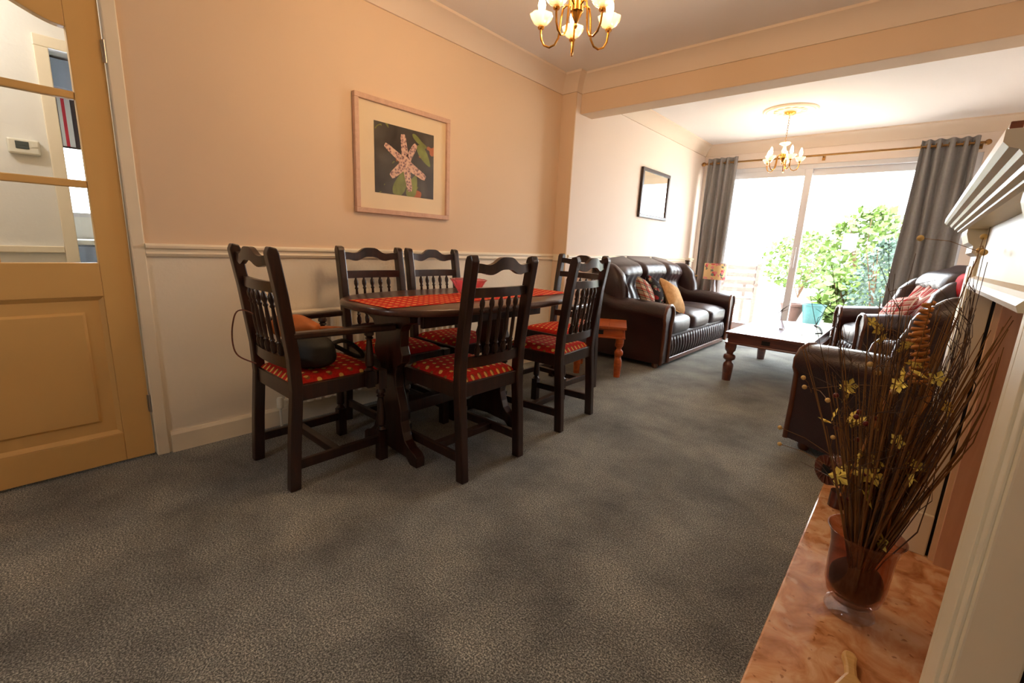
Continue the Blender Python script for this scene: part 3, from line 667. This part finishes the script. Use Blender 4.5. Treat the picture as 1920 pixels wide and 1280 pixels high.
# table
tb = thing('dining_table', 'dark oak oval dining table on carved trestle legs', 'table', (.70, 1.67, 0))
def oval(k, a=.375, b=.675, e=.70, n=72):
    sp_ = lambda t: math.copysign(abs(t)**e, t)
    return [((a-k)*sp_(math.cos(2*PI*i/n)), (b-k)*sp_(math.sin(2*PI*i/n))) for i in range(n)]
vs = []; lv = [(.012, .712), (.003, .716), (0, .724), (0, .734), (.004, .742), (.010, .745)]
for k, z in lv: vs += [(x, y, z) for x, y in oval(k)]
n = 72; fs = [(j*n+i, j*n+(i+1) % n, (j+1)*n+(i+1) % n, (j+1)*n+i) for j in range(len(lv)-1) for i in range(n)]+[tuple(range(n))[::-1], tuple(range((len(lv)-1)*n, len(lv)*n))]
B().add(vs, fs).obj('table_top', 'tabletop', tb, smooth=True, ang=50)
for y in (-.489, .19):
    out = [(.17, .712), (.17, .665), (.125, .65), (.105, .62), (.10, .55), (.115, .51), (.105, .475), (.07, .45), (.058, .41), (.064, .35), (.085, .29), (.10, .24), (.10, .19), (.115, .14), (.13, .105), (.16, .08), (.20, .064), (.22, .05), (.22, 0)]
    poly = out+[(.17, 0), (.14, .025), (0, .035), (-.14, .025), (-.17, 0)]+[(-x, z) for x, z in out[::-1]]
    B().prism(poly, 'y', y-.024, y+.024).obj('trestle', 'dark', tb, bev=.004)
B().box(-.03, .03, -.458, .166, .19, .25).obj('stretcher', 'dark', tb, bev=.004)
for s in (-1, 1): B().box(s*.2-.011, s*.2+.011, -.47, .36, .645, .71).obj('apron', 'dark', tb, bev=.003)
rn = thing('table_runner', 'red table runner with gold motifs lying along the table', 'table runner', (.745, 1.69, .7455))
B().sheet(lambda u, v: ((u-.5)*.30, (v-.5)*1.32, .0015+.0008*math.sin(40*v+9*u)), 8, 60).obj('cloth', 'motif', rn, solid=.002)
bw = thing('glass_bowl', 'pink pressed glass bowl on the table runner', 'bowl', (.70, 1.66, .7490)); bw.scale = (1.08, 1.08, 1.08)
B().lathe([(.035, 0), (.038, .006), (.05, .015), (.066, .04), (.082, .068), (.092, .078), (.086, .078), (.078, .068), (.060, .04), (.045, .02), (.01, .012)], n=48, wav=lambda j, a: (.035*math.sin(12*a) if 3 <= j <= 8 else 0)).obj('bowl_body', 'pinkglass', bw, smooth=True, ang=70)
# bags on the carver
bg_ = thing('black_bag', 'black soft bag slumped on the near carver seat', 'bag', (.56, .84, .466), .15)
B().soft((0, 0, .075), (.14, .09, .078), .85, .8, 30, 16, lambda q, p: (q[0]+.01*math.sin(9*q[2]*6), q[1]+.012*math.sin(14*q[0]), q[2]-.03*max(0, p[2])*abs(p[0]))).obj('body', 'blackbag', bg_, smooth=True, ang=80)
B().tube(spline([(.09, .05, .1), (.12, .11, .115), (.11, .19, .06), (.10, .22, .022), (.05, .21, .02), (.03, .15, .06), (.02, .07, .11)]), .010, 8).obj('strap', 'blackbag', bg_, smooth=True)
B().tube(spline([(-.10, -.02, .12), (-.15, -.12, .22), (-.18, -.175, .24), (-.195, -.195, .18), (-.195, -.20, .10), (-.175, -.19, .05), (-.12, -.15, .02)]), .003, 6).obj('cord', 'sheeshamd', bg_, smooth=True)
tbg = thing('tan_bag', 'tan leather pouch resting on top of the black bag', 'bag', (.47, .84, .594), .9)
B().soft((0, 0, .042), (.10, .055, .046), .6, .5, 30, 16, lambda q, p: (q[0]*(1-.25*max(0, p[2])), q[1]*(1-.45*max(0, p[2]))+.006*math.sin(35*q[0]), q[2]-.30*max(0, q[0])*max(0, p[2])+.005*math.sin(40*q[0]))).obj('body', 'tan', tbg, smooth=True, ang=80)
B().sheet(lambda u, v: (-.07+.13*u, .030+.030*v+.004*math.sin(8*u), .088-.025*u-.045*v), 8, 5).obj('flap', 'tan', tbg, smooth=True, solid=.004)
B().tube([(.07, .02, .02), (.13, .01, .028), (.18, -.03, .034), (.21, -.04, .034)], .009, 8).obj('strap', 'tan', tbg, smooth=True)

# ------------------------------------------------------------------ leather suite
def seating(name, label, cat, W_, D, seats, loc, rz, up=0):
    t = thing(name, label, cat, loc, rz); hw = W_/2; aw = .20; y0, y1 = -D/2, D/2   # front is +y
    B().box(-hw+.04, hw-.04, y0+.03, y1-.07, .05, .30).obj('base', 'leather', t, bev=.02)
    # ruched front skirt
    inn = hw-aw+.03
    B().sheet(lambda u, v: ((u*2-1)*inn, y1-.058+.007*math.sin(u*inn*2*95+2*math.sin(5*u))+.016*math.sin(PI*v), .075+.185*v), int(inn*240), 6).obj('front_skirt', 'leather', t, smooth=True, solid=.006, ang=80)
    B().box(-inn, inn, y1-.07, y1-.045, .03, .075).obj('plinth_rail', 'facing', t, bev=.006)
    for sx in (-1, 1):
        for yy in (y0+.07, y1-.1): B().lathe([(.022, 0), (.03, .015), (.03, .05)], (sx*(hw-.09), yy, 0), 10).obj('foot', 'facing', t, smooth=True)
    # seat cushions
    cw = 2*(hw-aw)/seats
    for i in range(seats):
        cx = -hw+aw+cw*(i+.5)
        def puff(q, p):
            return (q[0], q[1], q[2]+.03*max(0, p[2])*(1-p[0]**2)*(1-p[1]**2)+.004*math.sin(22*q[0])*max(0, p[2]))
        B().soft((cx, .055, .355), (cw/2-.003, D/2-.085, .088), .42, .30, 44, 20, puff).obj('seat_cushion', 'leather', t, smooth=True, ang=80)
    # arms: profile swept from front to back
    for s in (-1, 1):
        prof = [(-.085, .05), (-.08, .25), (-.078, .40), (-.10, .45), (-.108, .50), (-.085, .548), (-.035, .572), (.02, .572), (.07, .548), (.098, .50), (.095, .455), (.075, .42), (.07, .25), (.075, .05)]
        b = B(); ny = 16; vs = []; m_ = len(prof)
        for j in range(ny+1):
            v = j/ny; y = y1-.03-v*(D-.10); rise = .02*math.sin(v*PI*.9)+.10*sst((v-.55)/.45); bul = 1.06+.06*math.sin(v*9)+.06*math.exp(-(v/.12)**2)
            for (px, pz) in prof:
                k = sst((pz-.3)/.2); vs.append((s*(hw-.105)+s*px*(bul if pz > .42 else 1), y, pz+rise*k))
        fs = [(j*m_+i, j*m_+(i+1) % m_, (j+1)*m_+(i+1) % m_, (j+1)*m_+i) for j in range(ny) for i in range(m_)]+[tuple(range(m_)), tuple(range(ny*m_, ny*m_+m_))]
        b.add(vs, fs).obj('arm', 'leather', t, smooth=True, ang=50)
        path = [(s*(hw-.105)+s*px*.94, y1-.026, pz-.004) for px, pz in prof[::-1]]
        B().tube(path, [.015]*len(path), 8).obj('arm_facing', 'facing', t, smooth=True, ang=70)
        # wing between arm and back
        def wingf(q, p): return (q[0]+.006*math.sin(60*q[2]), q[1]-.12*(p[2]*.5+.5)+.006*math.sin(50*q[2]), q[2])
        B().soft((s*(hw-.115), y0+.27, .68), (.085, .17, .22), .75, .7, 26, 18, wingf).obj('wing', 'leather', t, smooth=True, ang=80)
    # back with gathered pleats
    bh = hw-.10
    def back(front):
        def fn(u, v):
            x = (u*2-1); ed = (1-abs(x)**8)**.5 if abs(x) < 1 else 0
            zt = .965+up-.075*abs(x)**5; z = .34+(zt-.34)*v
            th = (.15+.05*math.sin(PI*min(1, v*1.5+.0))-.03*math.exp(-((v-.55)/.12)**2)+.085*math.exp(-((v-.76)/.17)**2))*ed*(1-sst((v-.88)/.12)*.95)
            ple = 0
            for q in range(seats+1):
                xs = -1+2*q/seats; ple -= .055*math.exp(-((x-xs)*bh/.04)**2)
            ple += .011*math.sin(x*bh*58+3*math.sin(4*v))*math.exp(-((v-.45)/.25)**2)
            lean = -.10*v
            return (x*bh, y0+.11+lean*.9+(th+ple*(ed*(1-sst((v-.9)/.1))) if front else 0), z)
        return fn
    B().sheet(back(True), 28*seats+16, 30).sheet(back(False), 28*seats+16, 30).obj('back_cushion', 'leather', t, smooth=True, ang=80)
    B().sheet(lambda u, v: ((u*2-1)*(bh+.02), y0+.105-.10*v*.9-.01-.03*math.sin(PI*u)*0,   .06+(.86+up-.075*abs(u*2-1)**5)*v), 30, 10).obj('outer_back', 'leather', t, smooth=True, solid=.03, ang=80)
    return t
R = math.radians
sofa = seating('sofa', 'dark brown leather three seat sofa along the lounge wall', 'sofa', 2.02, .84, 3, (XF+.40, 4.74, 0), R(-90))
seating('armchair', 'dark brown leather armchair near the dried flowers, facing away', 'armchair', .86, .80, 1, (2.60, 2.98, 0), R(64), .03)
seating('armchair', 'dark brown leather armchair by the right curtain with red throw', 'armchair', .90, .82, 1, (2.45, 5.38, 0), R(110), .06)
def cushion(loc, rot, w_, h_, mat, label, th=.07):
    """rot = lean, heading, spin about the cushion's own normal"""
    t = thing('cushion', label, 'cushion', loc, 0); t.rotation_euler = (Matrix.Rotation(rot[1], 3, 'Z') @ Matrix.Rotation(rot[0], 3, 'X') @ Matrix.Rotation(rot[2], 3, 'Z')).to_euler()
    def fn(q, p):
        k = 1-.10*(abs(p[1])**3)*(1-abs(p[0])); return (q[0]*(1-.07*(1-abs(p[1])**2)*abs(p[0])), q[1]*(1-.07*(1-abs(p[0])**2)*abs(p[1])), q[2]*(1.0-.55*max(abs(p[0]), abs(p[1]))**4))
    B().soft((0, 0, 0), (w_/2, h_/2, th), .9, .25, 40, 16, fn).obj('cover', mat, t, smooth=True, ang=80)
    b = B(); q = []
    for i in range(41):
        a_ = 2*PI*i/40; q.append((w_/2*.985*math.copysign(abs(math.cos(a_))**.25, math.cos(a_)), h_/2*.985*math.copysign(abs(math.sin(a_))**.25, math.sin(a_)), 0))
    b.tube(q, .004, 5, False).obj('piping', mat, t, smooth=True)
    return t
cushion((.61, 4.05, .62), (R(62), R(112), R(-14)), .34, .34, 'plaid', 'red and cream plaid cushion leaning on the sofa near arm')
cushion((.65, 4.19, .62), (R(62), R(106), R(-22)), .34, .34, 'darkfloral', 'dark floral cushion between the plaid and tan cushions')
cushion((.74, 4.35, .60), (R(58), R(98), R(-20)), .36, .34, 'tancushion', 'tan cushion with red stripe in front of the others')
cushion((2.40, 5.30, .58), (R(60), R(-68), R(10)), .38, .34, 'throwplaid', 'pale plaid cushion on the far armchair')
cushion((2.78, 5.10, .86), (R(78), R(-72), R(8)), .22, .22, 'redcloth', 'plain red cushion perched on the far armchair back', .04)
th = thing('plaid_throw', 'red plaid throw draped over the far armchair back', 'throw', (2.46, 5.36, 0), R(110))
def thr(u, v):
    x = -.26+.50*u; 
    if v < .35: return (x, -.17+.005*math.sin(20*u), .50+ (v/.35)*.28)
    return (x+.02*math.sin(6*v), -.17-.08*(v-.35)/.65+.014*math.sin(18*u+4*v), .78+.10*(v-.35)/.65)
B().sheet(lambda u, v: (-.27+.5*u+.01*math.sin(9*v), .00-.15*v+.012*math.sin(16*u), .53+.30*v+.008*math.sin(25*u+7*v)), 24, 16).obj('cloth', 'throwplaid', th, smooth=True, solid=.008, ang=80)

# ------------------------------------------------------------------ sheesham tables
def sheesham(name, label, cat, cx, cy, wx, wy, h, mat, lr=.032):
    t = thing(name, label, cat, (cx, cy, 0)); a, b = wx/2, wy/2
    npl = 3
    for i in range(npl):
        x0 = -a+wx*i/npl; B().box(x0+.0008, x0+wx/npl-.0008, -b, b, h-.02, h).obj('top_plank', mat, t, bev=.002)
    for sx in (-1, 1):
        B().box(sx*(a-.03)-.012, sx*(a-.03)+.012, -b+.03, b-.03, h-.085, h-.02).obj('apron', mat, t); 
        B().box(min(sx*(a-.045), sx*(a-.004)), max(sx*(a-.045), sx*(a-.004)), -b+.004, b-.004, h-.097, h-.085).obj('moulding', mat, t, bev=.003)
        B().box(-a+.03, a-.03, sx*(b-.03)-.012, sx*(b-.03)+.012, h-.085, h-.02).obj('apron', mat, t)
        B().box(-a+.045, a-.045, min(sx*(b-.045), sx*(b-.004)), max(sx*(b-.045), sx*(b-.004)), h-.097, h-.085).obj('moulding', mat, t, bev=.003)
        B().box(-.03, .03, sx*(b-.017)-.001, sx*(b-.017)+.001, h-.07, h-.035).obj('iron_plate', 'black', t)
        for sy in (-1, 1):
            z1 = h-.097; P = [(0, .8), (.25, .92), (.40, .98), (.46, .9), (.5, .62), (.54, .6), (.58, 1.05), (.63, 1.12), (.68, 1.05), (.72, .62), (.76, .62), (.82, .95), (.9, 1.05), (1, 1.05)]
            B().lathe([(lr*k, z1*q) for q, k in P], (sx*(a-.045), sy*(b-.045), 0), 14).obj('leg', mat, t, smooth=True, ang=50)
    return t
sheesham('coffee_table', 'long dark wooden coffee table with turned legs before the sofa', 'coffee table', 1.70, 4.50, .60, 1.22, .41, 'sheeshamd', .042)
sheesham('side_table', 'small orange wooden side table between dining chair and sofa', 'side table', .56, 3.34, .42, .42, .42, 'sheesham').rotation_euler = (0, 0, R(28))
sheesham('side_table', 'small wooden side table under the floral lamp', 'side table', .66, 5.99, .40, .36, .44, 'sheesham')
lp = thing('table_lamp', 'table lamp with floral drum shade on far side table', 'lamp', (.60, 5.99, .44))
B().lathe([(.06, 0), (.06, .012), (.02, .02), (.028, .05), (.034, .12), (.022, .2), (.012, .24), (.012, .30)], n=18).obj('base', 'lampbase', lp, smooth=True)
B().lathe([(.135, .275), (.135, .47), (.132, .47), (.132, .275)], n=32).obj('shade', 'shade', lp, smooth=True, ang=50)
B().tube([(-.132, 0, .46), (.132, 0, .46)], .003, 6).tube([(0, -.132, .46), (0, .132, .46)], .003, 6).tube([(0, 0, .30), (0, 0, .46)], .005, 6).obj('shade_ring', 'steel', lp)
# things on the coffee table
fl = thing('wire_vase', 'clear conical glass flask with starry wire spokes on the coffee table', 'vase', (1.66, 4.42, .411))
B().lathe([(.062, 0), (.066, .006), (.06, .02), (.03, .09), (.022, .13), (.03, .17), (.027, .17), (.019, .13), (.027, .09), (.056, .022), (.05, .008)], n=24).obj('flask', 'clearglass', fl, smooth=True)
rd = random.Random(11)
for i in range(10):
    a = i*2*PI/10; B().tube([(0, 0, .145), (.085*math.cos(a)*rd.uniform(.5, 1.3), .085*math.sin(a)*rd.uniform(.5, 1.3), .145+rd.uniform(-.05, .09))], [.002, .001], 5).obj('wire_spoke', 'black', fl)
cd = tag(B().tube([(1.86, 5.0, .415), (1.92, 4.86, .418), (1.95, 4.72, .418), (1.97, 4.6, .418), (1.985, 4.5, .418), (1.95, 4.42, .418)], .006, 6).obj('dark_strap', 'black', smooth=True), 'dark strap lying on the coffee table corner', 'strap')

# ------------------------------------------------------------------ chandeliers
def chandelier(loc, rz, label, group, watts, drop=0):
    t = thing('chandelier', label, 'chandelier', loc, rz, group); zc = -.445   # cup height below ceiling
    B().lathe([(.05, 0), (.05, -.012), (.03, -.024), (.01, -.03)], n=20).obj('ceiling_plate', 'brass', t, smooth=True)
    n = 11+round(drop/.022)
    for i in range(n):
        z = -.03-(.24+drop)*i/n-.011; ax = i % 2
        q = [((.006*math.cos(a) if ax else 0), (0 if ax else .006*math.cos(a)), z+.0145*math.sin(a)) for a in [2*PI*j/10 for j in range(11)]]
        B().tube(q, .0016, 5, False).obj('chain_link', 'rodbrass', t, smooth=True)
    B().lathe([(.004, -.262), (.006, -.266), (.004, -.272)], n=10).obj('hanging_ring', 'brass', t, smooth=True)
    B().lathe([(.006, -.27), (.045, -.272), (.05, -.282), (.03, -.292), (.012, -.30)], n=24, wav=lambda j, a: .06*math.sin(8*a) if 1 <= j <= 2 else 0).obj('glass_dish', 'crystal', t, smooth=True)
    B().lathe([(.012, -.295), (.013, -.31), (.019, -.33), (.026, -.35), (.016, -.368), (.012, -.375)], n=16).obj('glass_column', 'crystal', t, smooth=True)
    B().lathe([(.012, -.370), (.026, -.376), (.027, -.41), (.022, -.414), (.020, -.422), (.007, -.448), (.004, -.452), (.007, -.46), (.003, -.47)], n=18).obj('hub', 'brass', t, smooth=True)
    for k in range(5):
        a = 2*PI*k/5; c_, s_ = math.cos(a), math.sin(a)
        rz_ = [(.022, -.392), (.042, -.382), (.056, -.392), (.063, -.425), (.066, -.465), (.070, -.498), (.085, -.522), (.107, -.530), (.130, -.520), (.143, -.498), (.147, -.47), (.147, zc-.01)]
        ar = B().tube([(r*c_, r*s_, z) for r, z in rz_], .0042, 8).obj('arm', 'brass', t, smooth=True)
        B().lathe([(.012, zc-.012), (.014, zc-.006), (.01, zc)], (.147*c_, .147*s_, 0), 12).obj('cup', 'brass', ar, smooth=True)
        B().lathe([(.010, zc-.002), (.028, zc+.006), (.042, zc+.024), (.047, zc+.038), (.044, zc+.038), (.039, zc+.025), (.025, zc+.01), (.01, zc+.004)], (.147*c_, .147*s_, 0), 32, lambda j, q: .05*math.sin(8*q) if 2 <= j <= 5 else 0).obj('glass_drip_pan', 'crystal', ar, smooth=True)
        B().lathe([(.011, zc), (.011, zc+.045)], (.147*c_, .147*s_, 0), 12).obj('candle_tube', 'candle', ar, smooth=True)
        B().lathe([(.008, zc+.045), (.014, zc+.06), (.016, zc+.075), (.011, zc+.1), (.003, zc+.122)], (.147*c_, .147*s_, 0), 12).obj('bulb', 'bulb', ar, smooth=True)
        lamp(t, (.147*c_, .147*s_, zc+.16), watts, (1, .64, .34), .02)
    for o in list(t.children):
        if o.name.split('.')[0] not in ('ceiling_plate', 'chain_link'): o.location.z -= drop
    return t
chandelier((1.275, 1.68, H), R(130), 'brass five arm chandelier over the dining table, cropped by the picture top', 'brass chandeliers', 4.6, .04)
chandelier((1.325, 5.22, H-.02), R(20), 'brass and glass chandelier hanging in the lounge before the patio door', 'brass chandeliers', 1.4)
cr = thing('ceiling_rose', 'round moulded plaster rose above the lounge chandelier', 'ceiling rose', (1.325, 5.22, H))
B().lathe([(.235, 0), (.235, -.006), (.225, -.014), (.21, -.010), (.20, -.016), (.185, -.010), (.17, -.008), (.15, -.010), (.06, -.012), (.055, -.02), (.03, -.02)], n=48).obj('disc', 'plaster', cr, smooth=True)
for i in range(12):
    a = 2*PI*i/12; B().soft((.115*math.cos(a), .115*math.sin(a), -.011), (.03, .03, .012), 1, 1, 12, 8).obj('petal', 'plaster', cr, smooth=True)

# ------------------------------------------------------------------ hearth objects
VX, VY, VZ = 2.495, 1.475, .051
vb = thing('glass_vase', 'tinted glass vase on a clear foot holding dried flowers', 'vase', (VX, VY, VZ))
B().lathe([(.056, 0), (.060, .006), (.056, .02), (.042, .032), (.03, .038)], n=36).obj('foot', 'clearglass', vb, smooth=True)
B().lathe([(.03, .036), (.052, .042), (.064, .06), (.070, .09), (.072, .15), (.073, .20), (.080, .235), (.088, .25), (.085, .25), (.077, .235), (.069, .2), (.068, .15), (.066, .09), (.058, .062), (.02, .05)], n=40).obj('bowl', 'vaseglass', vb, smooth=True, ang=60)
B().soft((0, 0, .10), (.062, .062, .05), .8, 1, 24, 10, lambda q, p: (q[0], q[1], q[2]+.006*math.sin(60*q[0])*math.cos(50*q[1]))).obj('bark_filling', 'twig', vb, smooth=True)
rd = random.Random(21)
def stem_path(lean, az, L, bend, n=7, r0=.014):
    a0 = rd.uniform(0, 6.3); bx, by = r0*rd.random()*math.cos(a0), r0*rd.random()*math.sin(a0); P = []
    for i in range(n):
        q = i/(n-1); k = lean*q+bend*q*q
        P.append((VX+bx+math.cos(az)*k*L, VY+by+math.sin(az)*k*L, VZ+.07+L*q*math.sqrt(max(.2, 1-(lean+bend*.5)**2))))
    return P
b = B(); tips = []
for i in range(165):   # main brown reeds, leaning to the wall on the right and a little forward
    az = rd.uniform(-3.14, 3.14) if i % 3 else rd.gauss(.6, .7); lean = min(.27, abs(rd.gauss(.14, .08))); P = stem_path(lean, az, rd.uniform(.45, .82), rd.uniform(-.02, .08))
    P = [(min(x, (2.645 if z < .92 and 1.06 < y < 1.9 else 2.585)-.004*rd.random()), y, z) for x, y, z in P]
    b.tube(P, [.0022, .0022, .002, .0019, .0016, .0013, .0008], 5, False); tips.append(P[-1])
tag(b.obj('dried_reeds', 'stemd', smooth=True), 'dense bundle of brown dried reeds standing in the tinted vase', 'dried reeds', kind='stuff')
b = B()
for i in range(38):    # fine dark twigs with side shoots
    az = rd.uniform(0, 6.28); lean = abs(rd.gauss(.2, .12)); P = stem_path(lean, az, rd.uniform(.65, 1.0), rd.uniform(-.05, .1), 8)
    P = [(min(x, 2.58)+rd.gauss(0, .006)*(j > 1), y+rd.gauss(0, .006)*(j > 1), z) for j, (x, y, z) in enumerate(P)]
    b.tube(P, [.0018]*3+[.0013]*3+[.0008]*2, 4, False)
    for j in range(3, 7):
        for k in range(2):
            x, y, z = P[j]; e = (min(2.585, x+rd.gauss(0, .05)), y+rd.gauss(0, .05), z+rd.uniform(.03, .10)); b.tube([(x, y, z), ((x+e[0])/2+rd.gauss(0, .008), (y+e[1])/2, (z+e[2])/2), e], [.001, .0008, .0005], 4, False)
for pts in (((VX, VY, .2), (VX-.04, VY+.08, .36), (VX-.14, VY+.30, .31), (VX-.22, VY+.42, .28)), ((VX, VY, .2), (VX-.03, VY+.05, .55), (VX-.16, VY+.16, .70), (VX-.26, VY+.22, .73)), ((VX, VY, .2), (VX+.06, VY-.05, .5), (VX+.11, VY-.14, .74), (VX+.10, VY-.22, .80))):
    b.tube(spline(pts, 8), .0011, 4, False)
tag(b.obj('dark_twigs', 'twig', smooth=True), 'fine dark branching twigs fanning above the dried reeds', 'twigs', kind='stuff')
def spray(az, lean, L, label, nm, mat, nb, size, seed, spread=.07):
    r_ = random.Random(seed); P = stem_path(lean, az, L, .03)
    P = [(min(x, 2.58), y, z) for x, y, z in P]; t = thing(nm, label, 'dried flower', P[0]); o = Vector(P[0])
    B().tube([Vector(p)-o for p in P], [.0018]*4+[.0012]*3, 5).obj('stalk', 'stemd', t, smooth=True)
    for i in range(nb):
        base = Vector(P[4 if i % 2 else 6])-o+Vector((0, 0, r_.uniform(-.05, .03))); tip = base+Vector((r_.gauss(0, spread), r_.gauss(0, spread), r_.uniform(-.02, .06)))
        tip.x = min(tip.x, 2.58-o.x)
        s_ = B().tube([base, (base+tip)/2+Vector((0, 0, .008)), tip], .0009, 4, False)
        if mat == 'petal':
            f = B(); ax = Vector((r_.gauss(0, 1), r_.gauss(0, 1), r_.gauss(0, .6))).normalized(); u = ax.orthogonal().normalized(); w_ = ax.cross(u)
            for q in range(5):
                a = 2*PI*q/5; dv = u*math.cos(a)+w_*math.sin(a); sd = ax.cross(dv)
                f.add([tip, tip+dv*size*.6+sd*size*.32+ax*size*.3, tip+dv*size+ax*size*.25, tip+dv*size*.6-sd*size*.32+ax*size*.3], [(0, 1, 2, 3)])
            f.soft(tip+ax*size*.2, (size*.22,)*3, 1, 1, 8, 6).obj('blossom', 'petal', t)
        else: B().soft(tip, (size*.55,)*3, 1, 1, 10, 7).obj('berry' if mat == 'berry' else 'seed_pod', mat, t, smooth=True)
        s_.obj('twiglet', 'stemd', t)
spray(-2.6, .10, .34, 'low spray of yellow dried blossoms nearest the vase rim', 'yellow_flower_spray', 'petal', 9, .028, 31, .035)
spray(2.6, .22, .52, 'yellow blossom spray on the left beside the red berries', 'yellow_flower_spray', 'petal', 9, .024, 32, .04)
spray(-.6, .05, .62, 'upright yellow blossom spray beside the wood curl', 'yellow_flower_spray', 'petal', 12, .021, 33, .045)
spray(1.6, .08, .70, 'tall yellow blossom spray behind the wood curls', 'yellow_flower_spray', 'petal', 10, .019, 34, .05)
spray(2.9, .12, .46, 'cluster of dark red dried berries left of the reeds', 'red_berry_spray', 'berry', 16, .013, 35, .03)
spray(-3.0, .28, .60, 'long arching stem with cream seed pods on the left', 'seed_pod_spray', 'seed', 7, .011, 36, .07)
spray(.3, .07, .92, 'tall stem with cream seed pods at the top', 'seed_pod_spray', 'seed', 8, .013, 37, .08)
def curl(c, L, r, turns, tilt, label):
    t = thing('wood_curl', label, 'wood curl', c); t.rotation_euler = tilt
    def fn(u, v):
        a = 2*PI*turns*u; return (r*(1-.25*u)*math.cos(a), r*(1-.25*u)*math.sin(a), L*u+(v-.5)*L/turns*.45)
    B().sheet(fn, int(turns*22), 1).obj('ribbon', 'spiral', t, smooth=True, solid=.0015, ang=80)
    B().tube([(r, 0, 0), (r*.9, -.01, -.03), (.0, -.02, -.07), (-.03, -.01, -.13), (-.05, 0, -.45)], [.005, .005, .005, .004, .003], 6).obj('stalk', 'spiral', t, smooth=True)
curl((2.528, 1.50, .72), .14, .021, 8, (R(-4), R(-8), 0), 'long curled wood shaving standing right of the yellow blossoms')
curl((2.500, 1.53, .82), .11, .016, 7, (R(5), R(4), 1.0), 'upper curled wood shaving above the long curl')
el = thing('carved_animal', 'dark red carved wooden ornament with round rayed face on the hearth', 'ornament', (2.445, 2.10, .051), R(-40)); el.scale = (1.3, 1.3, 1.3)
B().soft((.03, .035, .065), (.085, .065, .062), .7, .7, 28, 16).obj('body', 'carved', el, smooth=True)
hd = B().tube([(-.055, -.055, .115), (-.055, -.02, .115)], [.045, .048], 20).obj('head_disc', 'carved', el, smooth=True, ang=40)
for i in range(14):
    a = 2*PI*i/14; B().box(-.002, .002, -.058, -.054, .018, .042).obj('ray', 'facing', hd).location = (0, 0, 0)
    o = hd.children[-1]; o.location = (-.055, 0, .115); o.rotation_euler = (0, a, 0)
B().box(-.069, -.041, -.0575, -.05, .101, .129).obj('face_hole', 'black', hd)
for x, y in ((-.04, -.01), (-.04, .07), (.09, -.01), (.09, .07)): B().lathe([(.024, 0), (.022, .05)], (x, y, 0), 12).obj('foot', 'carved', el, smooth=True)
pdl = thing('wooden_scoop', 'pale wooden handle lying on the hearth at the picture bottom', 'wooden handle', (2.525, 1.19, .051), R(8))
hp = [(.0, .10), (.012, .095), (.016, .08), (.012, .05), (.012, .02), (.022, 0), (.036, -.03), (.04, -.08), (.03, -.13), (0, -.145)]
B().prism([(x, y) for x, y in hp]+[(-x, y) for x, y in hp[-2:0:-1]], 'z', 0.0, .022).obj('blade_and_handle', 'palewood', pdl, bev=.007)
